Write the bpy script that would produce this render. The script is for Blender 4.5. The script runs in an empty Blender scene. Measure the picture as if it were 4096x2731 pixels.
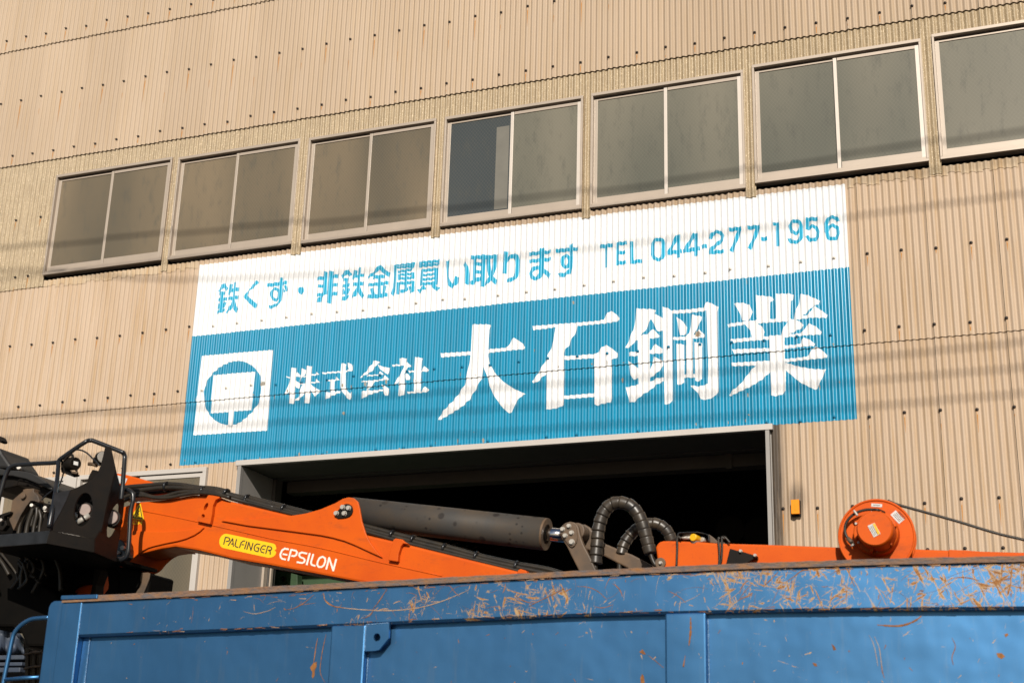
import bpy, bmesh, math, random
import numpy as np
from mathutils import Vector, Matrix
random.seed(7)
SC = bpy.context.scene
COL = SC.collection
R = math.radians

# ------------------------------------------------------------------ camera
CAM = np.array([5.3969, -13.0332, 1.5078])
YAW, PIT, ROL = -0.37753, 0.32145, 0.02952
FPX = 5690.0                       # focal length in pixels of the 4096 px wide survey photograph
_f = np.array([math.sin(YAW)*math.cos(PIT), math.cos(YAW)*math.cos(PIT), math.sin(PIT)])
_r = np.array([math.cos(YAW), -math.sin(YAW), 0.0])
_u = np.cross(_r, _f)
RX = math.cos(ROL)*_r + math.sin(ROL)*_u
UX = -math.sin(ROL)*_r + math.cos(ROL)*_u
cam = bpy.data.cameras.new("camera"); cob = bpy.data.objects.new("camera", cam); COL.objects.link(cob)
M = Matrix((RX, UX, -_f)).transposed().to_4x4(); M.translation = Vector(CAM)
cob.matrix_world = M
cam.sensor_width = 36.0; cam.sensor_fit = 'HORIZONTAL'
cam.lens = FPX/4096*36
cam.clip_start = 0.1; cam.clip_end = 500
cam.dof.use_dof = True; cam.dof.focus_distance = 14.2; cam.dof.aperture_fstop = 4.5
SC.camera = cob

# ------------------------------------------------------------------ light
SUN = Vector((0.30, -1.0, 0.545)).normalized()
SUN_EL = math.asin(SUN.z); SUN_AZ = math.atan2(SUN.x, SUN.y)
w = bpy.data.worlds.new("World"); SC.world = w; w.use_nodes = True
nt = w.node_tree
sky = nt.nodes.new("ShaderNodeTexSky"); sky.sky_type = 'NISHITA'; sky.sun_disc = False
sky.sun_elevation = SUN_EL; sky.sun_rotation = SUN_AZ
nt.links.new(sky.outputs[0], nt.nodes["Background"].inputs[0])
nt.nodes["Background"].inputs[1].default_value = 0.055
sl = bpy.data.lights.new("sun", 'SUN'); sl.energy = 5.0; sl.angle = R(0.53); sl.color = (1.0, 0.93, 0.83)
so = bpy.data.objects.new("sun", sl); COL.objects.link(so)
so.rotation_euler = SUN.to_track_quat('Z', 'Y').to_euler(); so.location = (10, -25, 25)
SC.view_settings.view_transform = 'Standard'; SC.view_settings.look = 'None'
SC.view_settings.exposure = 0.0; SC.view_settings.gamma = 1.0
SC.cycles.max_bounces = 6

# ------------------------------------------------------------------ survey helpers
def at(u, v, Y):
    d = _f + (u-2048)/FPX*RX - (v-1365.5)/FPX*UX
    return CAM + d*((Y-CAM[1])/d[1])
def atx(u, v, X):
    d = _f + (u-2048)/FPX*RX - (v-1365.5)/FPX*UX
    return CAM + d*((X-CAM[0])/d[0])
def K(cx, cy, s):
    return lambda pts: [(cx+x/s, cy+y/s) for x, y in pts]
def W(pts, Y): return [tuple(at(u, v, Y)) for u, v in pts]
def ppm(u, v, Y):
    a = at(u, v, Y); b = at(u+10, v, Y); return 10/np.linalg.norm(a-b)   # pixels per metre there

# ------------------------------------------------------------------ materials
def mat(name, col, rough=0.6, metal=0.0, spec=0.5, var=0.0, vscale=4.0, bump=0.0, bscale=60.0, var2=None, stretch=(1, 1, 1), coat=0.0):
    m = bpy.data.materials.new(name); m.use_nodes = True
    n = m.node_tree; b = n.nodes["Principled BSDF"]
    b.inputs["Base Color"].default_value = (*col, 1); b.inputs["Roughness"].default_value = rough
    b.inputs["Metallic"].default_value = metal; b.inputs["Specular IOR Level"].default_value = spec
    b.inputs["Coat Weight"].default_value = coat
    tc = n.nodes.new("ShaderNodeTexCoord"); mp = n.nodes.new("ShaderNodeMapping")
    mp.inputs["Scale"].default_value = stretch
    n.links.new(tc.outputs["Object"], mp.inputs[0])
    if var > 0:
        t = n.nodes.new("ShaderNodeTexNoise"); t.inputs["Scale"].default_value = vscale; t.inputs["Detail"].default_value = 6
        t.inputs["Roughness"].default_value = 0.65
        n.links.new(mp.outputs[0], t.inputs["Vector"])
        rp = n.nodes.new("ShaderNodeValToRGB")
        rp.color_ramp.elements[0].position = 0.3; rp.color_ramp.elements[1].position = 0.72
        c2 = var2 if var2 else tuple(c*(1-var) for c in col)
        rp.color_ramp.elements[0].color = (*c2, 1); rp.color_ramp.elements[1].color = (*col, 1)
        n.links.new(t.outputs[0], rp.inputs[0]); n.links.new(rp.outputs[0], b.inputs["Base Color"])
    if bump > 0:
        t2 = n.nodes.new("ShaderNodeTexNoise"); t2.inputs["Scale"].default_value = bscale; t2.inputs["Detail"].default_value = 4
        n.links.new(mp.outputs[0], t2.inputs["Vector"])
        bp = n.nodes.new("ShaderNodeBump"); bp.inputs["Strength"].default_value = bump; bp.inputs["Distance"].default_value = 0.01
        n.links.new(t2.outputs[0], bp.inputs["Height"]); n.links.new(bp.outputs[0], b.inputs["Normal"])
    return m

def nodes(m): return m.node_tree, m.node_tree.nodes["Principled BSDF"]
def noise(n, vec, scale, detail=5, rough=0.6, dist=0.0):
    t = n.nodes.new("ShaderNodeTexNoise"); t.inputs["Scale"].default_value = scale
    t.inputs["Detail"].default_value = detail; t.inputs["Roughness"].default_value = rough; t.inputs["Distortion"].default_value = dist
    n.links.new(vec, t.inputs["Vector"]); return t.outputs[0]
def ramp(n, fac, a, b, ca=(0, 0, 0, 1), cb=(1, 1, 1, 1)):
    r = n.nodes.new("ShaderNodeValToRGB"); r.color_ramp.elements[0].position = a; r.color_ramp.elements[1].position = b
    r.color_ramp.elements[0].color = ca; r.color_ramp.elements[1].color = cb
    n.links.new(fac, r.inputs[0]); return r.outputs[0]
def mixc(n, fac, a, b, mode='MIX'):
    x = n.nodes.new("ShaderNodeMix"); x.data_type = 'RGBA'; x.blend_type = mode
    if hasattr(fac, 'links'): n.links.new(fac, x.inputs[0])
    else: x.inputs[0].default_value = fac
    for i, c in ((6, a), (7, b)):
        if hasattr(c, 'links'): n.links.new(c, x.inputs[i])
        else: x.inputs[i].default_value = c
    return x.outputs[2]
def mth(n, op, a, b):
    x = n.nodes.new("ShaderNodeMath"); x.operation = op
    for i, c in ((0, a), (1, b)):
        if hasattr(c, 'links'): n.links.new(c, x.inputs[i])
        else: x.inputs[i].default_value = c
    return x.outputs[0]
def coords(n, scale=(1, 1, 1)):
    tc = n.nodes.new("ShaderNodeTexCoord"); mp = n.nodes.new("ShaderNodeMapping"); mp.inputs["Scale"].default_value = scale
    n.links.new(tc.outputs["Object"], mp.inputs[0]); return mp.outputs[0]

PITCH = 0.0635; AMP = 0.0102
def cladding_mat(name, base, yellow, dark, rough=0.62):
    # weathered painted fibre-cement sheet: vertical rain streaks, warm stains, grain
    m = mat(name, base, rough, spec=0.35); n, b = nodes(m)
    streak = noise(n, coords(n, (9, 9, 0.35)), 2.2, 6, 0.7)
    c = mixc(n, ramp(n, streak, 0.46, 0.74), (*base, 1), (*yellow, 1))
    fine = noise(n, coords(n, (16, 16, 0.8)), 3.0, 4, 0.6)
    c = mixc(n, ramp(n, fine, 0.66, 0.95), c, (*dark, 1))
    grain = noise(n, coords(n), 160, 3, 0.7)
    c = mixc(n, ramp(n, grain, 0.3, 0.75), mixc(n, 0.16, c, (*dark, 1)), c)
    big = noise(n, coords(n, (1, 1, 0.5)), 0.7, 3)
    c = mixc(n, ramp(n, big, 0.3, 0.7), mixc(n, 1.0, c, (0.90, 0.89, 0.87, 1), 'MULTIPLY'), c)
    # each sheet has weathered to its own tone
    sx = n.nodes.new("ShaderNodeSeparateXYZ"); n.links.new(coords(n), sx.inputs[0])
    oi = n.nodes.new("ShaderNodeObjectInfo")
    idx = mth(n, 'ADD', mth(n, 'FLOOR', mth(n, 'MULTIPLY', sx.outputs[0], 1/(PITCH*10)), 0.0), mth(n, 'MULTIPLY', oi.outputs["Random"], 97.0))
    wn = n.nodes.new("ShaderNodeTexWhiteNoise"); wn.noise_dimensions = '1D'; n.links.new(idx, wn.inputs["W"])
    c = mixc(n, 1.0, c, ramp(n, wn.outputs["Value"], 0.0, 1.0, (0.955, 0.948, 0.935, 1), (1.01, 1.01, 1.005, 1)), 'MULTIPLY')
    n.links.new(c, b.inputs["Base Color"])
    bp = n.nodes.new("ShaderNodeBump"); bp.inputs["Strength"].default_value = 0.12; bp.inputs["Distance"].default_value = 0.004
    n.links.new(grain, bp.inputs["Height"]); n.links.new(bp.outputs[0], b.inputs["Normal"])
    return m
CLAD = cladding_mat("beige_cladding", (0.530, 0.410, 0.305), (0.45, 0.305, 0.170), (0.33, 0.245, 0.165))
CLAD_UP = cladding_mat("upper_beige_cladding", (0.482, 0.374, 0.274), (0.455, 0.335, 0.215), (0.38, 0.295, 0.21))
def soot_mat():
    m = cladding_mat("sooty_beige_cladding", (0.520, 0.400, 0.296), (0.45, 0.305, 0.170), (0.33, 0.245, 0.165)); n, b = nodes(m)
    src = b.inputs["Base Color"].links[0].from_socket
    sx = n.nodes.new("ShaderNodeSeparateXYZ"); n.links.new(coords(n), sx.inputs[0])
    def mr(v, a, b_, c=1.0, d=0.0):
        q = n.nodes.new("ShaderNodeMapRange"); q.interpolation_type = 'SMOOTHSTEP'
        for k, val in zip((1, 2, 3, 4), (a, b_, c, d)): q.inputs[k].default_value = val
        n.links.new(v, q.inputs[0]); return q.outputs[0]
    nz = noise(n, coords(n, (14, 14, 1.5)), 3, 5, 0.65)
    strip = mth(n, 'MULTIPLY', mr(sx.outputs[0], 2.93, 3.05), mr(sx.outputs[0], 2.86, 2.868, 0, 1))
    strip = mth(n, 'MULTIPLY', strip, mr(sx.outputs[2], 3.2, 4.6, 0.55, 1.0))
    strip = mth(n, 'MULTIPLY', strip, mth(n, 'ADD', 0.50, nz))
    dx = mth(n, 'SUBTRACT', sx.outputs[0], 3.115); dz = mth(n, 'MULTIPLY', mth(n, 'SUBTRACT', sx.outputs[2], 4.37), 0.55)
    d = mth(n, 'SQRT', mth(n, 'ADD', mth(n, 'MULTIPLY', dx, dx), mth(n, 'MULTIPLY', dz, dz)), 0.0)
    halo = mth(n, 'MULTIPLY', mr(d, 0.02, 0.12), mth(n, 'ADD', 0.1, nz))
    f = mth(n, 'MINIMUM', mth(n, 'ADD', strip, halo), 0.95)
    n.links.new(mixc(n, f, src, (0.055, 0.043, 0.033, 1)), b.inputs["Base Color"]); return m
CLAD_LOW = soot_mat()
CLOSURE = cladding_mat("pale_closure", (0.52, 0.41, 0.29), (0.44, 0.28, 0.13), (0.36, 0.26, 0.16))
def frp_mat():
    m = mat("weathered_fibreglass_sheet", (0.38, 0.275, 0.15), 0.45, spec=0.4); n, b = nodes(m)
    st = noise(n, coords(n, (14, 14, 1.2)), 3.0, 6, 0.75)
    c = mixc(n, ramp(n, st, 0.35, 0.7), (0.30, 0.225, 0.135, 1), (0.45, 0.35, 0.22, 1))
    sp = noise(n, coords(n, (1, 1, 0.55)), 120, 2, 0.6)
    c = mixc(n, ramp(n, sp, 0.60, 0.72), c, (0.85, 0.70, 0.48, 1))
    sp2 = noise(n, coords(n, (1, 1, 0.5)), 75, 2, 0.6)
    c = mixc(n, ramp(n, sp2, 0.60, 0.78), c, (0.20, 0.14, 0.075, 1))
    n.links.new(c, b.inputs["Base Color"])
    bp = n.nodes.new("ShaderNodeBump"); bp.inputs["Strength"].default_value = 0.5; bp.inputs["Distance"].default_value = 0.006
    n.links.new(sp, bp.inputs["Height"]); n.links.new(bp.outputs[0], b.inputs["Normal"])
    return m
FRP = frp_mat()
def glass_mat(name, a, bcol, rough=0.35):
    m = mat(name, a, rough, spec=0.16); n, b = nodes(m)
    big = noise(n, coords(n, (1.1, 1, 0.35)), 0.8, 1)
    c = mixc(n, ramp(n, big, 0.35, 0.68), (*a, 1), (*bcol, 1))
    dust = noise(n, coords(n, (2, 1, 0.6)), 6, 6, 0.7)
    c = mixc(n, ramp(n, dust, 0.52, 0.90), c, (0.075, 0.076, 0.066, 1))
    # fine diagonal wires inside the glass
    for sgn in (1, -1):
        mp = coords(n); sx = n.nodes.new("ShaderNodeSeparateXYZ"); n.links.new(mp, sx.inputs[0])
        s = mth(n, 'ADD', sx.outputs[0], mth(n, 'MULTIPLY', sx.outputs[2], float(sgn)*0.8))
        fr = mth(n, 'FRACT', mth(n, 'MULTIPLY', s, 26.0), 0.0)
        line = ramp(n, fr, 0.10, 0.18, (1, 1, 1, 1), (0, 0, 0, 1))
        c = mixc(n, mth(n, 'MULTIPLY', line, 0.07), c, (0.38, 0.34, 0.27, 1))
    n.links.new(c, b.inputs["Base Color"])
    return m
GLASS_A = glass_mat("dusty_wire_glass", (0.092, 0.081, 0.060), (0.195, 0.152, 0.100))
GLASS_B = glass_mat("grey_wire_glass", (0.088, 0.092, 0.076), (0.178, 0.165, 0.128))
GLASS_D = glass_mat("dark_wire_glass", (0.040, 0.050, 0.055), (0.060, 0.068, 0.070), 0.3)
BLIND = mat("pale_inner_frame", (0.165, 0.155, 0.128), 0.5, var=0.2)
ALU = mat("weathered_aluminium", (0.43, 0.355, 0.285), 0.42, 0.15, 0.5, var=0.12, vscale=3)
ALU_W = mat("bright_aluminium", (0.62, 0.55, 0.48), 0.38, 0.1, 0.5, var=0.08, vscale=3)
ALU_M = mat("pale_aluminium", (0.44, 0.37, 0.30), 0.4, 0.12, 0.5, var=0.1, vscale=3)
JAMB = mat("grey_jamb_steel", (0.29, 0.27, 0.25), 0.5, var=0.1, vscale=3)
TRIM = mat("pale_door_trim", (0.50, 0.46, 0.42), 0.5, var=0.1, vscale=3)
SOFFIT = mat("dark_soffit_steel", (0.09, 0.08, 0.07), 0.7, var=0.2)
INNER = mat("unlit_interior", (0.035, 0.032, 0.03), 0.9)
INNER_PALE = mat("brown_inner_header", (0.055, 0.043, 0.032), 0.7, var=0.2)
GREEN = mat("green_steel", (0.035, 0.075, 0.03), 0.55, var=0.3)
WHITE = mat("white_sign_paint", (0.74, 0.745, 0.75), 0.5, spec=0.4, var=0.03, vscale=2)
BLUE = mat("cyan_sign_paint", (0.0, 0.255, 0.435), 0.30, spec=0.6, var=0.20, vscale=3.0, stretch=(4, 1, 0.35), var2=(0.010, 0.205, 0.345))
BLUE_L = mat("cyan_letter_paint", (0.004, 0.34, 0.54), 0.32, spec=0.6, var=0.08, vscale=2.5)
BOLT = mat("brown_bolt_steel", (0.045, 0.032, 0.025), 0.6, 0.2, var=0.4, vscale=40)
RUSTRUN = mat("rust_run", (0.42, 0.155, 0.022), 0.8, var=0.35, vscale=18, var2=(0.42, 0.21, 0.06))
WORN = mat("worn_sign_patch", (0.26, 0.30, 0.30), 0.8, var=0.5, vscale=20, var2=(0.30, 0.19, 0.10))
SEAM_SHADE = mat("seam_shade", (0.055, 0.038, 0.025), 0.9)
SOOT = mat("sooty_cladding", (0.27, 0.205, 0.15), 0.7, var=0.35, vscale=6, stretch=(6, 6, 0.8), var2=(0.12, 0.09, 0.07))
BLACK = mat("black_painted_steel", (0.0065, 0.0062, 0.006), 0.55, spec=0.12, var=0.35, vscale=7, var2=(0.014, 0.010, 0.007))
SHADE_BLACK = mat("shaded_black_steel", (0.0022, 0.0020, 0.0018), 0.8, spec=0.08, var=0.4, vscale=5, var2=(0.005, 0.004, 0.003))  # near-black: the shade under the platform is put into the colour
BLACK_G = mat("black_gloss_tube", (0.012, 0.013, 0.015), 0.3, spec=0.6)
RUBBER = mat("black_rubber_hose", (0.012, 0.011, 0.010), 0.42, spec=0.4, var=0.5, vscale=14, var2=(0.034, 0.026, 0.017))
GUARDR = mat("dusty_spiral_guard", (0.016, 0.0155, 0.016), 0.36, spec=0.5, var=0.5, vscale=13, var2=(0.060, 0.044, 0.028))
STEELB = mat("zinc_bolt", (0.46, 0.43, 0.38), 0.5, 0.25, var=0.2, vscale=30)
CHROME = mat("chrome_rod", (0.75, 0.75, 0.76), 0.10, 1.0)
DUSTY = mat("dusty_brown_steel", (0.145, 0.088, 0.048), 0.55, spec=0.4, var=0.5, vscale=6, var2=(0.055, 0.043, 0.034))
YEL = mat("yellow_decal", (0.80, 0.50, 0.005), 0.45)
YEL2 = mat("yellow_cap_plastic", (0.75, 0.40, 0.005), 0.4)
DECK = mat("black_decal", (0.02, 0.018, 0.015), 0.5)
DECW = mat("white_decal", (0.75, 0.71, 0.64), 0.5)
LABELW = mat("grey_label", (0.55, 0.54, 0.52), 0.4)
LIT_BLACK = mat("lit_black_steel", (0.026, 0.026, 0.029), 0.4, spec=0.4, var=0.5, vscale=9, var2=(0.010, 0.009, 0.009))  # lighter copy of the black paint, brightened for sunlit faces
LAMPO = mat("amber_lens", (0.85, 0.27, 0.005), 0.2, spec=0.6)
SEATM = mat("black_seat_vinyl", (0.018, 0.017, 0.016), 0.55, var=0.3)
LENS = mat("frosted_lamp_lens", (0.30, 0.22, 0.19), 0.3, var=0.3, vscale=12)
TARP = mat("blue_grey_tarpaulin_shaded", (0.060, 0.070, 0.085), 0.6, var=0.4, vscale=5, var2=(0.02, 0.035, 0.07))  # colour darkened for the shade that falls on it
WOOD = mat("grey_timber", (0.060, 0.045, 0.028), 0.8, var=0.4, vscale=8, stretch=(8, 8, 0.6))
TYRE = mat("tyre_rubber", (0.02, 0.02, 0.02), 0.8)
ASPH = mat("asphalt", (0.075, 0.073, 0.070), 0.9, var=0.25, vscale=3, bump=0.3, bscale=90)
def orange_mat():
    m = mat("orange_crane_paint", (0.6, 0.09, 0.005), 0.5, spec=0.16); n, b = nodes(m)
    d = noise(n, coords(n), 3.5, 6, 0.6)
    c = mixc(n, ramp(n, d, 0.35, 0.75), (0.60, 0.094, 0.005, 1), (0.52, 0.072, 0.005, 1))
    s = noise(n, coords(n), 42, 5, 0.75)
    c = mixc(n, ramp(n, s, 0.60, 0.74), c, (0.40, 0.062, 0.010, 1))
    gr = noise(n, coords(n, (0.6, 1, 1.6)), 7, 6, 0.7)
    c = mixc(n, ramp(n, gr, 0.56, 0.85), c, (0.30, 0.062, 0.016, 1))
    e = noise(n, coords(n), 26, 3, 0.6)
    c = mixc(n, ramp(n, e, 0.74, 0.78), c, (0.20, 0.06, 0.02, 1))
    n.links.new(c, b.inputs["Base Color"])
    n.links.new(ramp(n, d, 0.3, 0.8, (0.46, 0.46, 0.46, 1), (0.60, 0.60, 0.60, 1)), b.inputs["Roughness"])
    return m
ORANGE = orange_mat()
def cyl_mat():
    m = mat("oily_cylinder_steel", (0.06, 0.055, 0.05), 0.6, spec=0.22); n, b = nodes(m)
    d = noise(n, coords(n, (1, 1, 1)), 5, 5, 0.6)
    c = mixc(n, ramp(n, d, 0.35, 0.7), (0.050, 0.047, 0.044, 1), (0.078, 0.058, 0.040, 1))
    v = n.nodes.new("ShaderNodeTexVoronoi"); v.inputs["Scale"].default_value = 9.5; v.inputs["Randomness"].default_value = 1.0
    n.links.new(coords(n), v.inputs["Vector"])
    c = mixc(n, mth(n, 'MULTIPLY', ramp(n, v.outputs["Distance"], 0.17, 0.23, (1, 1, 1, 1), (0, 0, 0, 1)), ramp(n, noise(n, coords(n), 3.1, 2), 0.44, 0.50)), c, (0.024, 0.020, 0.018, 1))
    v2 = n.nodes.new("ShaderNodeTexVoronoi"); v2.inputs["Scale"].default_value = 27; n.links.new(coords(n), v2.inputs["Vector"])
    gate = ramp(n, noise(n, coords(n), 4.5, 2), 0.52, 0.58)
    c = mixc(n, mth(n, 'MULTIPLY', gate, ramp(n, v2.outputs["Distance"], 0.20, 0.26, (1, 1, 1, 1), (0, 0, 0, 1))), c, (0.022, 0.019, 0.017, 1))
    n.links.new(c, b.inputs["Base Color"]); return m
CYL = cyl_mat()
def container_mat(name, rust, edge=0.778):
    m = mat(name, (0.05, 0.2, 0.44), 0.41, 0.85, spec=0.5); n, b = nodes(m)
    v1 = noise(n, coords(n, (1, 1, 0.6)), 2.2, 5, 0.6)
    c = mixc(n, ramp(n, v1, 0.3, 0.75), (0.050, 0.165, 0.345, 1), (0.066, 0.200, 0.400, 1))
    haze = noise(n, coords(n, (6, 1, 0.5)), 4, 5, 0.7)
    c = mixc(n, ramp(n, haze, 0.55, 0.9), c, (0.12, 0.215, 0.345, 1))
    # rust chips: fine noise gated by a broad mask
    sx = n.nodes.new("ShaderNodeSeparateXYZ"); n.links.new(coords(n), sx.inputs[0])
    gate = noise(n, coords(n, (1, 1, 1.4)), 3.2, 4, 0.6)
    xg = n.nodes.new("ShaderNodeMapRange"); n.links.new(sx.outputs[0], xg.inputs[0])
    xg.inputs[1].default_value = 0.3; xg.inputs[2].default_value = 4.6; xg.inputs[3].default_value = -0.10; xg.inputs[4].default_value = 0.11
    gate = mth(n, 'ADD', gate, xg.outputs[0])
    chips = None
    for ang, sx_, sz_, off in ((0.25, 9, 62, 0.0), (1.15, 8, 55, 3.1), (1.75, 10, 70, 7.7), (2.6, 11, 58, 5.2)):
        tc = n.nodes.new("ShaderNodeTexCoord"); mp = n.nodes.new("ShaderNodeMapping"); mp.vector_type = 'TEXTURE'
        mp.inputs["Rotation"].default_value = (0, ang, 0); mp.inputs["Location"].default_value = (off, 0, off*0.3)
        n.links.new(tc.outputs["Object"], mp.inputs[0])
        m2 = n.nodes.new("ShaderNodeMapping"); m2.inputs["Scale"].default_value = (sx_, 1, sz_); n.links.new(mp.outputs[0], m2.inputs[0])
        q = noise(n, m2.outputs[0], 1.0, 4, 0.62, 0.9)
        chips = q if chips is None else mth(n, 'MAXIMUM', chips, q)
    val = mth(n, 'ADD', chips, mth(n, 'MULTIPLY', mth(n, 'SUBTRACT', gate, 0.5), rust))
    c = mixc(n, ramp(n, val, edge-0.045, edge-0.01), c, (0.42, 0.27, 0.12, 1))
    inner = noise(n, coords(n), 60, 3)
    rustc = mixc(n, ramp(n, inner, 0.35, 0.7), (0.15, 0.055, 0.016, 1), (0.36, 0.155, 0.036, 1))
    c = mixc(n, ramp(n, val, edge, edge+0.02), c, rustc)
    n.links.new(c, b.inputs["Base Color"])
    n.links.new(ramp(n, val, edge-0.03, edge+0.02, (0.41, 0.41, 0.41, 1), (0.85, 0.85, 0.85, 1)), b.inputs["Roughness"])
    n.links.new(ramp(n, val, edge-0.03, edge, (0.84, 0.84, 0.84, 1), (0, 0, 0, 1)), b.inputs["Metallic"])
    dent = noise(n, coords(n, (1, 1, 1)), 1.8, 3, 0.5)
    bp = n.nodes.new("ShaderNodeBump"); bp.inputs["Strength"].default_value = 0.5; bp.inputs["Distance"].default_value = 0.03
    n.links.new(dent, bp.inputs["Height"]); n.links.new(bp.outputs[0], b.inputs["Normal"])
    return m
CBLUE = container_mat("chipped_blue_paint", 0.25)
CBEAM = container_mat("scraped_blue_paint", 0.62, 0.728)
RIM = mat("rusty_rim_steel", (0.27, 0.125, 0.042), 0.85, var=0.6, vscale=26, var2=(0.085, 0.092, 0.105), bump=0.7, bscale=70, stretch=(0.6, 1, 2))
RUST = mat("orange_rust", (0.34, 0.14, 0.030), 0.9, var=0.6, vscale=30, var2=(0.11, 0.04, 0.015))
SCRAPE = mat("bare_scrape", (0.36, 0.29, 0.21), 0.7, var=0.5, vscale=30, var2=(0.30, 0.15, 0.06))
WELD = mat("weld_bead", (0.10, 0.22, 0.40), 0.3, spec=0.7, bump=1.0, bscale=120)

# ------------------------------------------------------------------ scene helpers
def tag(o, label=None, cat=None, group=None, kind=None):
    if label: o["label"] = label
    if cat: o["category"] = cat
    if group: o["group"] = group
    if kind: o["kind"] = kind
    return o
def empty(name, loc, label, cat, group=None):
    o = bpy.data.objects.new(name, None); COL.objects.link(o); o.location = loc
    o.empty_display_size = 0.2
    return tag(o, label, cat, group)
def link(name, me, parent=None):
    o = bpy.data.objects.new(name, me); COL.objects.link(o)
    if parent is not None:
        o.parent = parent
        # vertices are given in world space: undo the parents' offset
        off = Vector((0, 0, 0)); p = parent
        while p is not None: off += p.location; p = p.parent
        o.location = -off
    return o
class MB:
    def __init__(s): s.v = []; s.f = []; s.m = []; s.smooth = []
    def add(s, vs, fs, mi=0, sm=False):
        b = len(s.v); s.v += [tuple(map(float, x)) for x in vs]
        s.f += [tuple(b+i for i in f) for f in fs]; s.m += [mi]*len(fs); s.smooth += [sm]*len(fs); return s
    def box(s, x0, x1, y0, y1, z0, z1, mi=0):
        return s.add([(x0, y0, z0), (x1, y0, z0), (x1, y1, z0), (x0, y1, z0), (x0, y0, z1), (x1, y0, z1), (x1, y1, z1), (x0, y1, z1)],
            [(0, 3, 2, 1), (4, 5, 6, 7), (0, 1, 5, 4), (1, 2, 6, 5), (2, 3, 7, 6), (3, 0, 4, 7)], mi)
    def prism(s, front, th, mi=0):
        # front: list of world points, extruded along +Y by th
        n = len(front); back = [(p[0], p[1]+th, p[2]) for p in front]
        a = sum(front[i][0]*front[(i+1) % n][2]-front[(i+1) % n][0]*front[i][2] for i in range(n))
        fr = list(range(n)); bk = [n+i for i in range(n)][::-1]
        fs = [tuple(fr), tuple(bk)]
        fs += [(i, n+i, n+(i+1) % n, (i+1) % n) for i in range(n)]
        if a < 0: fs = [f[::-1] for f in fs]
        return s.add(list(front)+back, fs, mi)
    def loft(s, A, B, mi=0, sm=False, caps=True):
        n = len(A); fs = [(i, (i+1) % n, n+(i+1) % n, n+i) for i in range(n)]
        if caps: fs += [tuple(range(n))[::-1], tuple(range(n, 2*n))]
        b = len(s.v); s.v += [tuple(map(float, x)) for x in list(A)+list(B)]
        for k, f in enumerate(fs):
            s.f.append(tuple(b+i for i in f)); s.m.append(mi); s.smooth.append(sm and k < n)
        return s
    def tube(s, path, r, n=10, mi=0, closed=False, rad=None, caps=True):
        P = [Vector(p) for p in path]; rings = []
        up = Vector((0, 1, 0.01)); prev = None
        for i, p in enumerate(P):
            if closed: t = P[(i+1) % len(P)]-P[i-1]
            else: t = P[min(i+1, len(P)-1)]-P[max(i-1, 0)]
            if t.length < 1e-9: t = Vector((1, 0, 0))
            t.normalize()
            if prev is None:
                a = t.cross(up)
                if a.length < 1e-3: a = t.cross(Vector((1, 0, 0)))
            else:
                a = prev - t*prev.dot(t)
            a.normalize(); b = t.cross(a); prev = a
            rr = rad[i] if rad is not None else r
            rings.append([p+(a*math.cos(2*math.pi*k/n)+b*math.sin(2*math.pi*k/n))*rr for k in range(n)])
        base = len(s.v)
        for rg in rings: s.v += [tuple(x) for x in rg]
        m = len(P)
        for i in range(m if closed else m-1):
            j = (i+1) % m
            for k in range(n):
                s.f.append((base+i*n+k, base+i*n+(k+1) % n, base+j*n+(k+1) % n, base+j*n+k)); s.m.append(mi); s.smooth.append(True)
        if caps and not closed:
            s.f.append(tuple(base+k for k in range(n))[::-1]); s.m.append(mi); s.smooth.append(False)
            s.f.append(tuple(base+(m-1)*n+k for k in range(n))); s.m.append(mi); s.smooth.append(False)
        return s
    def disc(s, c, axis, r, h, n=28, mi=0, r2=None):
        # short cylinder from c along axis by h
        a = Vector(axis).normalized(); c = Vector(c)
        u = a.orthogonal().normalized(); v = a.cross(u)
        r2 = r if r2 is None else r2
        A = [c+(u*math.cos(2*math.pi*k/n)+v*math.sin(2*math.pi*k/n))*r for k in range(n)]
        B = [c+a*h+(u*math.cos(2*math.pi*k/n)+v*math.sin(2*math.pi*k/n))*r2 for k in range(n)]
        return s.loft(A, B, mi, n > 8)
    def build(s, name, mats, parent=None, bevel=0, label=None, kind=None):
        me = bpy.data.meshes.new(name); me.from_pydata(s.v, [], s.f)
        for m in (mats if isinstance(mats, (list, tuple)) else [mats]): me.materials.append(m)
        me.polygons.foreach_set("material_index", s.m); me.polygons.foreach_set("use_smooth", s.smooth); me.update()
        o = link(name, me, parent)
        if bevel:
            bm = bmesh.new(); bm.from_mesh(me); bmesh.ops.recalc_face_normals(bm, faces=bm.faces); bm.to_mesh(me); bm.free()
            md = o.modifiers.new("bevel", 'BEVEL'); md.width = bevel; md.segments = 2; md.limit_method = 'ANGLE'; md.angle_limit = R(40)
        if label: o["label"] = label
        if kind: o["kind"] = kind
        return o
def spline(pts, n=8):
    P = [np.array(p, float) for p in pts]; P = [2*P[0]-P[1]]+P+[2*P[-1]-P[-2]]; out = []
    for i in range(1, len(P)-2):
        for k in range(n):
            t = k/n; a, b, c, d = P[i-1:i+3]
            out.append(0.5*((2*b)+(c-a)*t+(2*a-5*b+4*c-d)*t*t+(3*b-a-3*c+d)*t**3))
    out.append(P[-2]); return out
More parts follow.
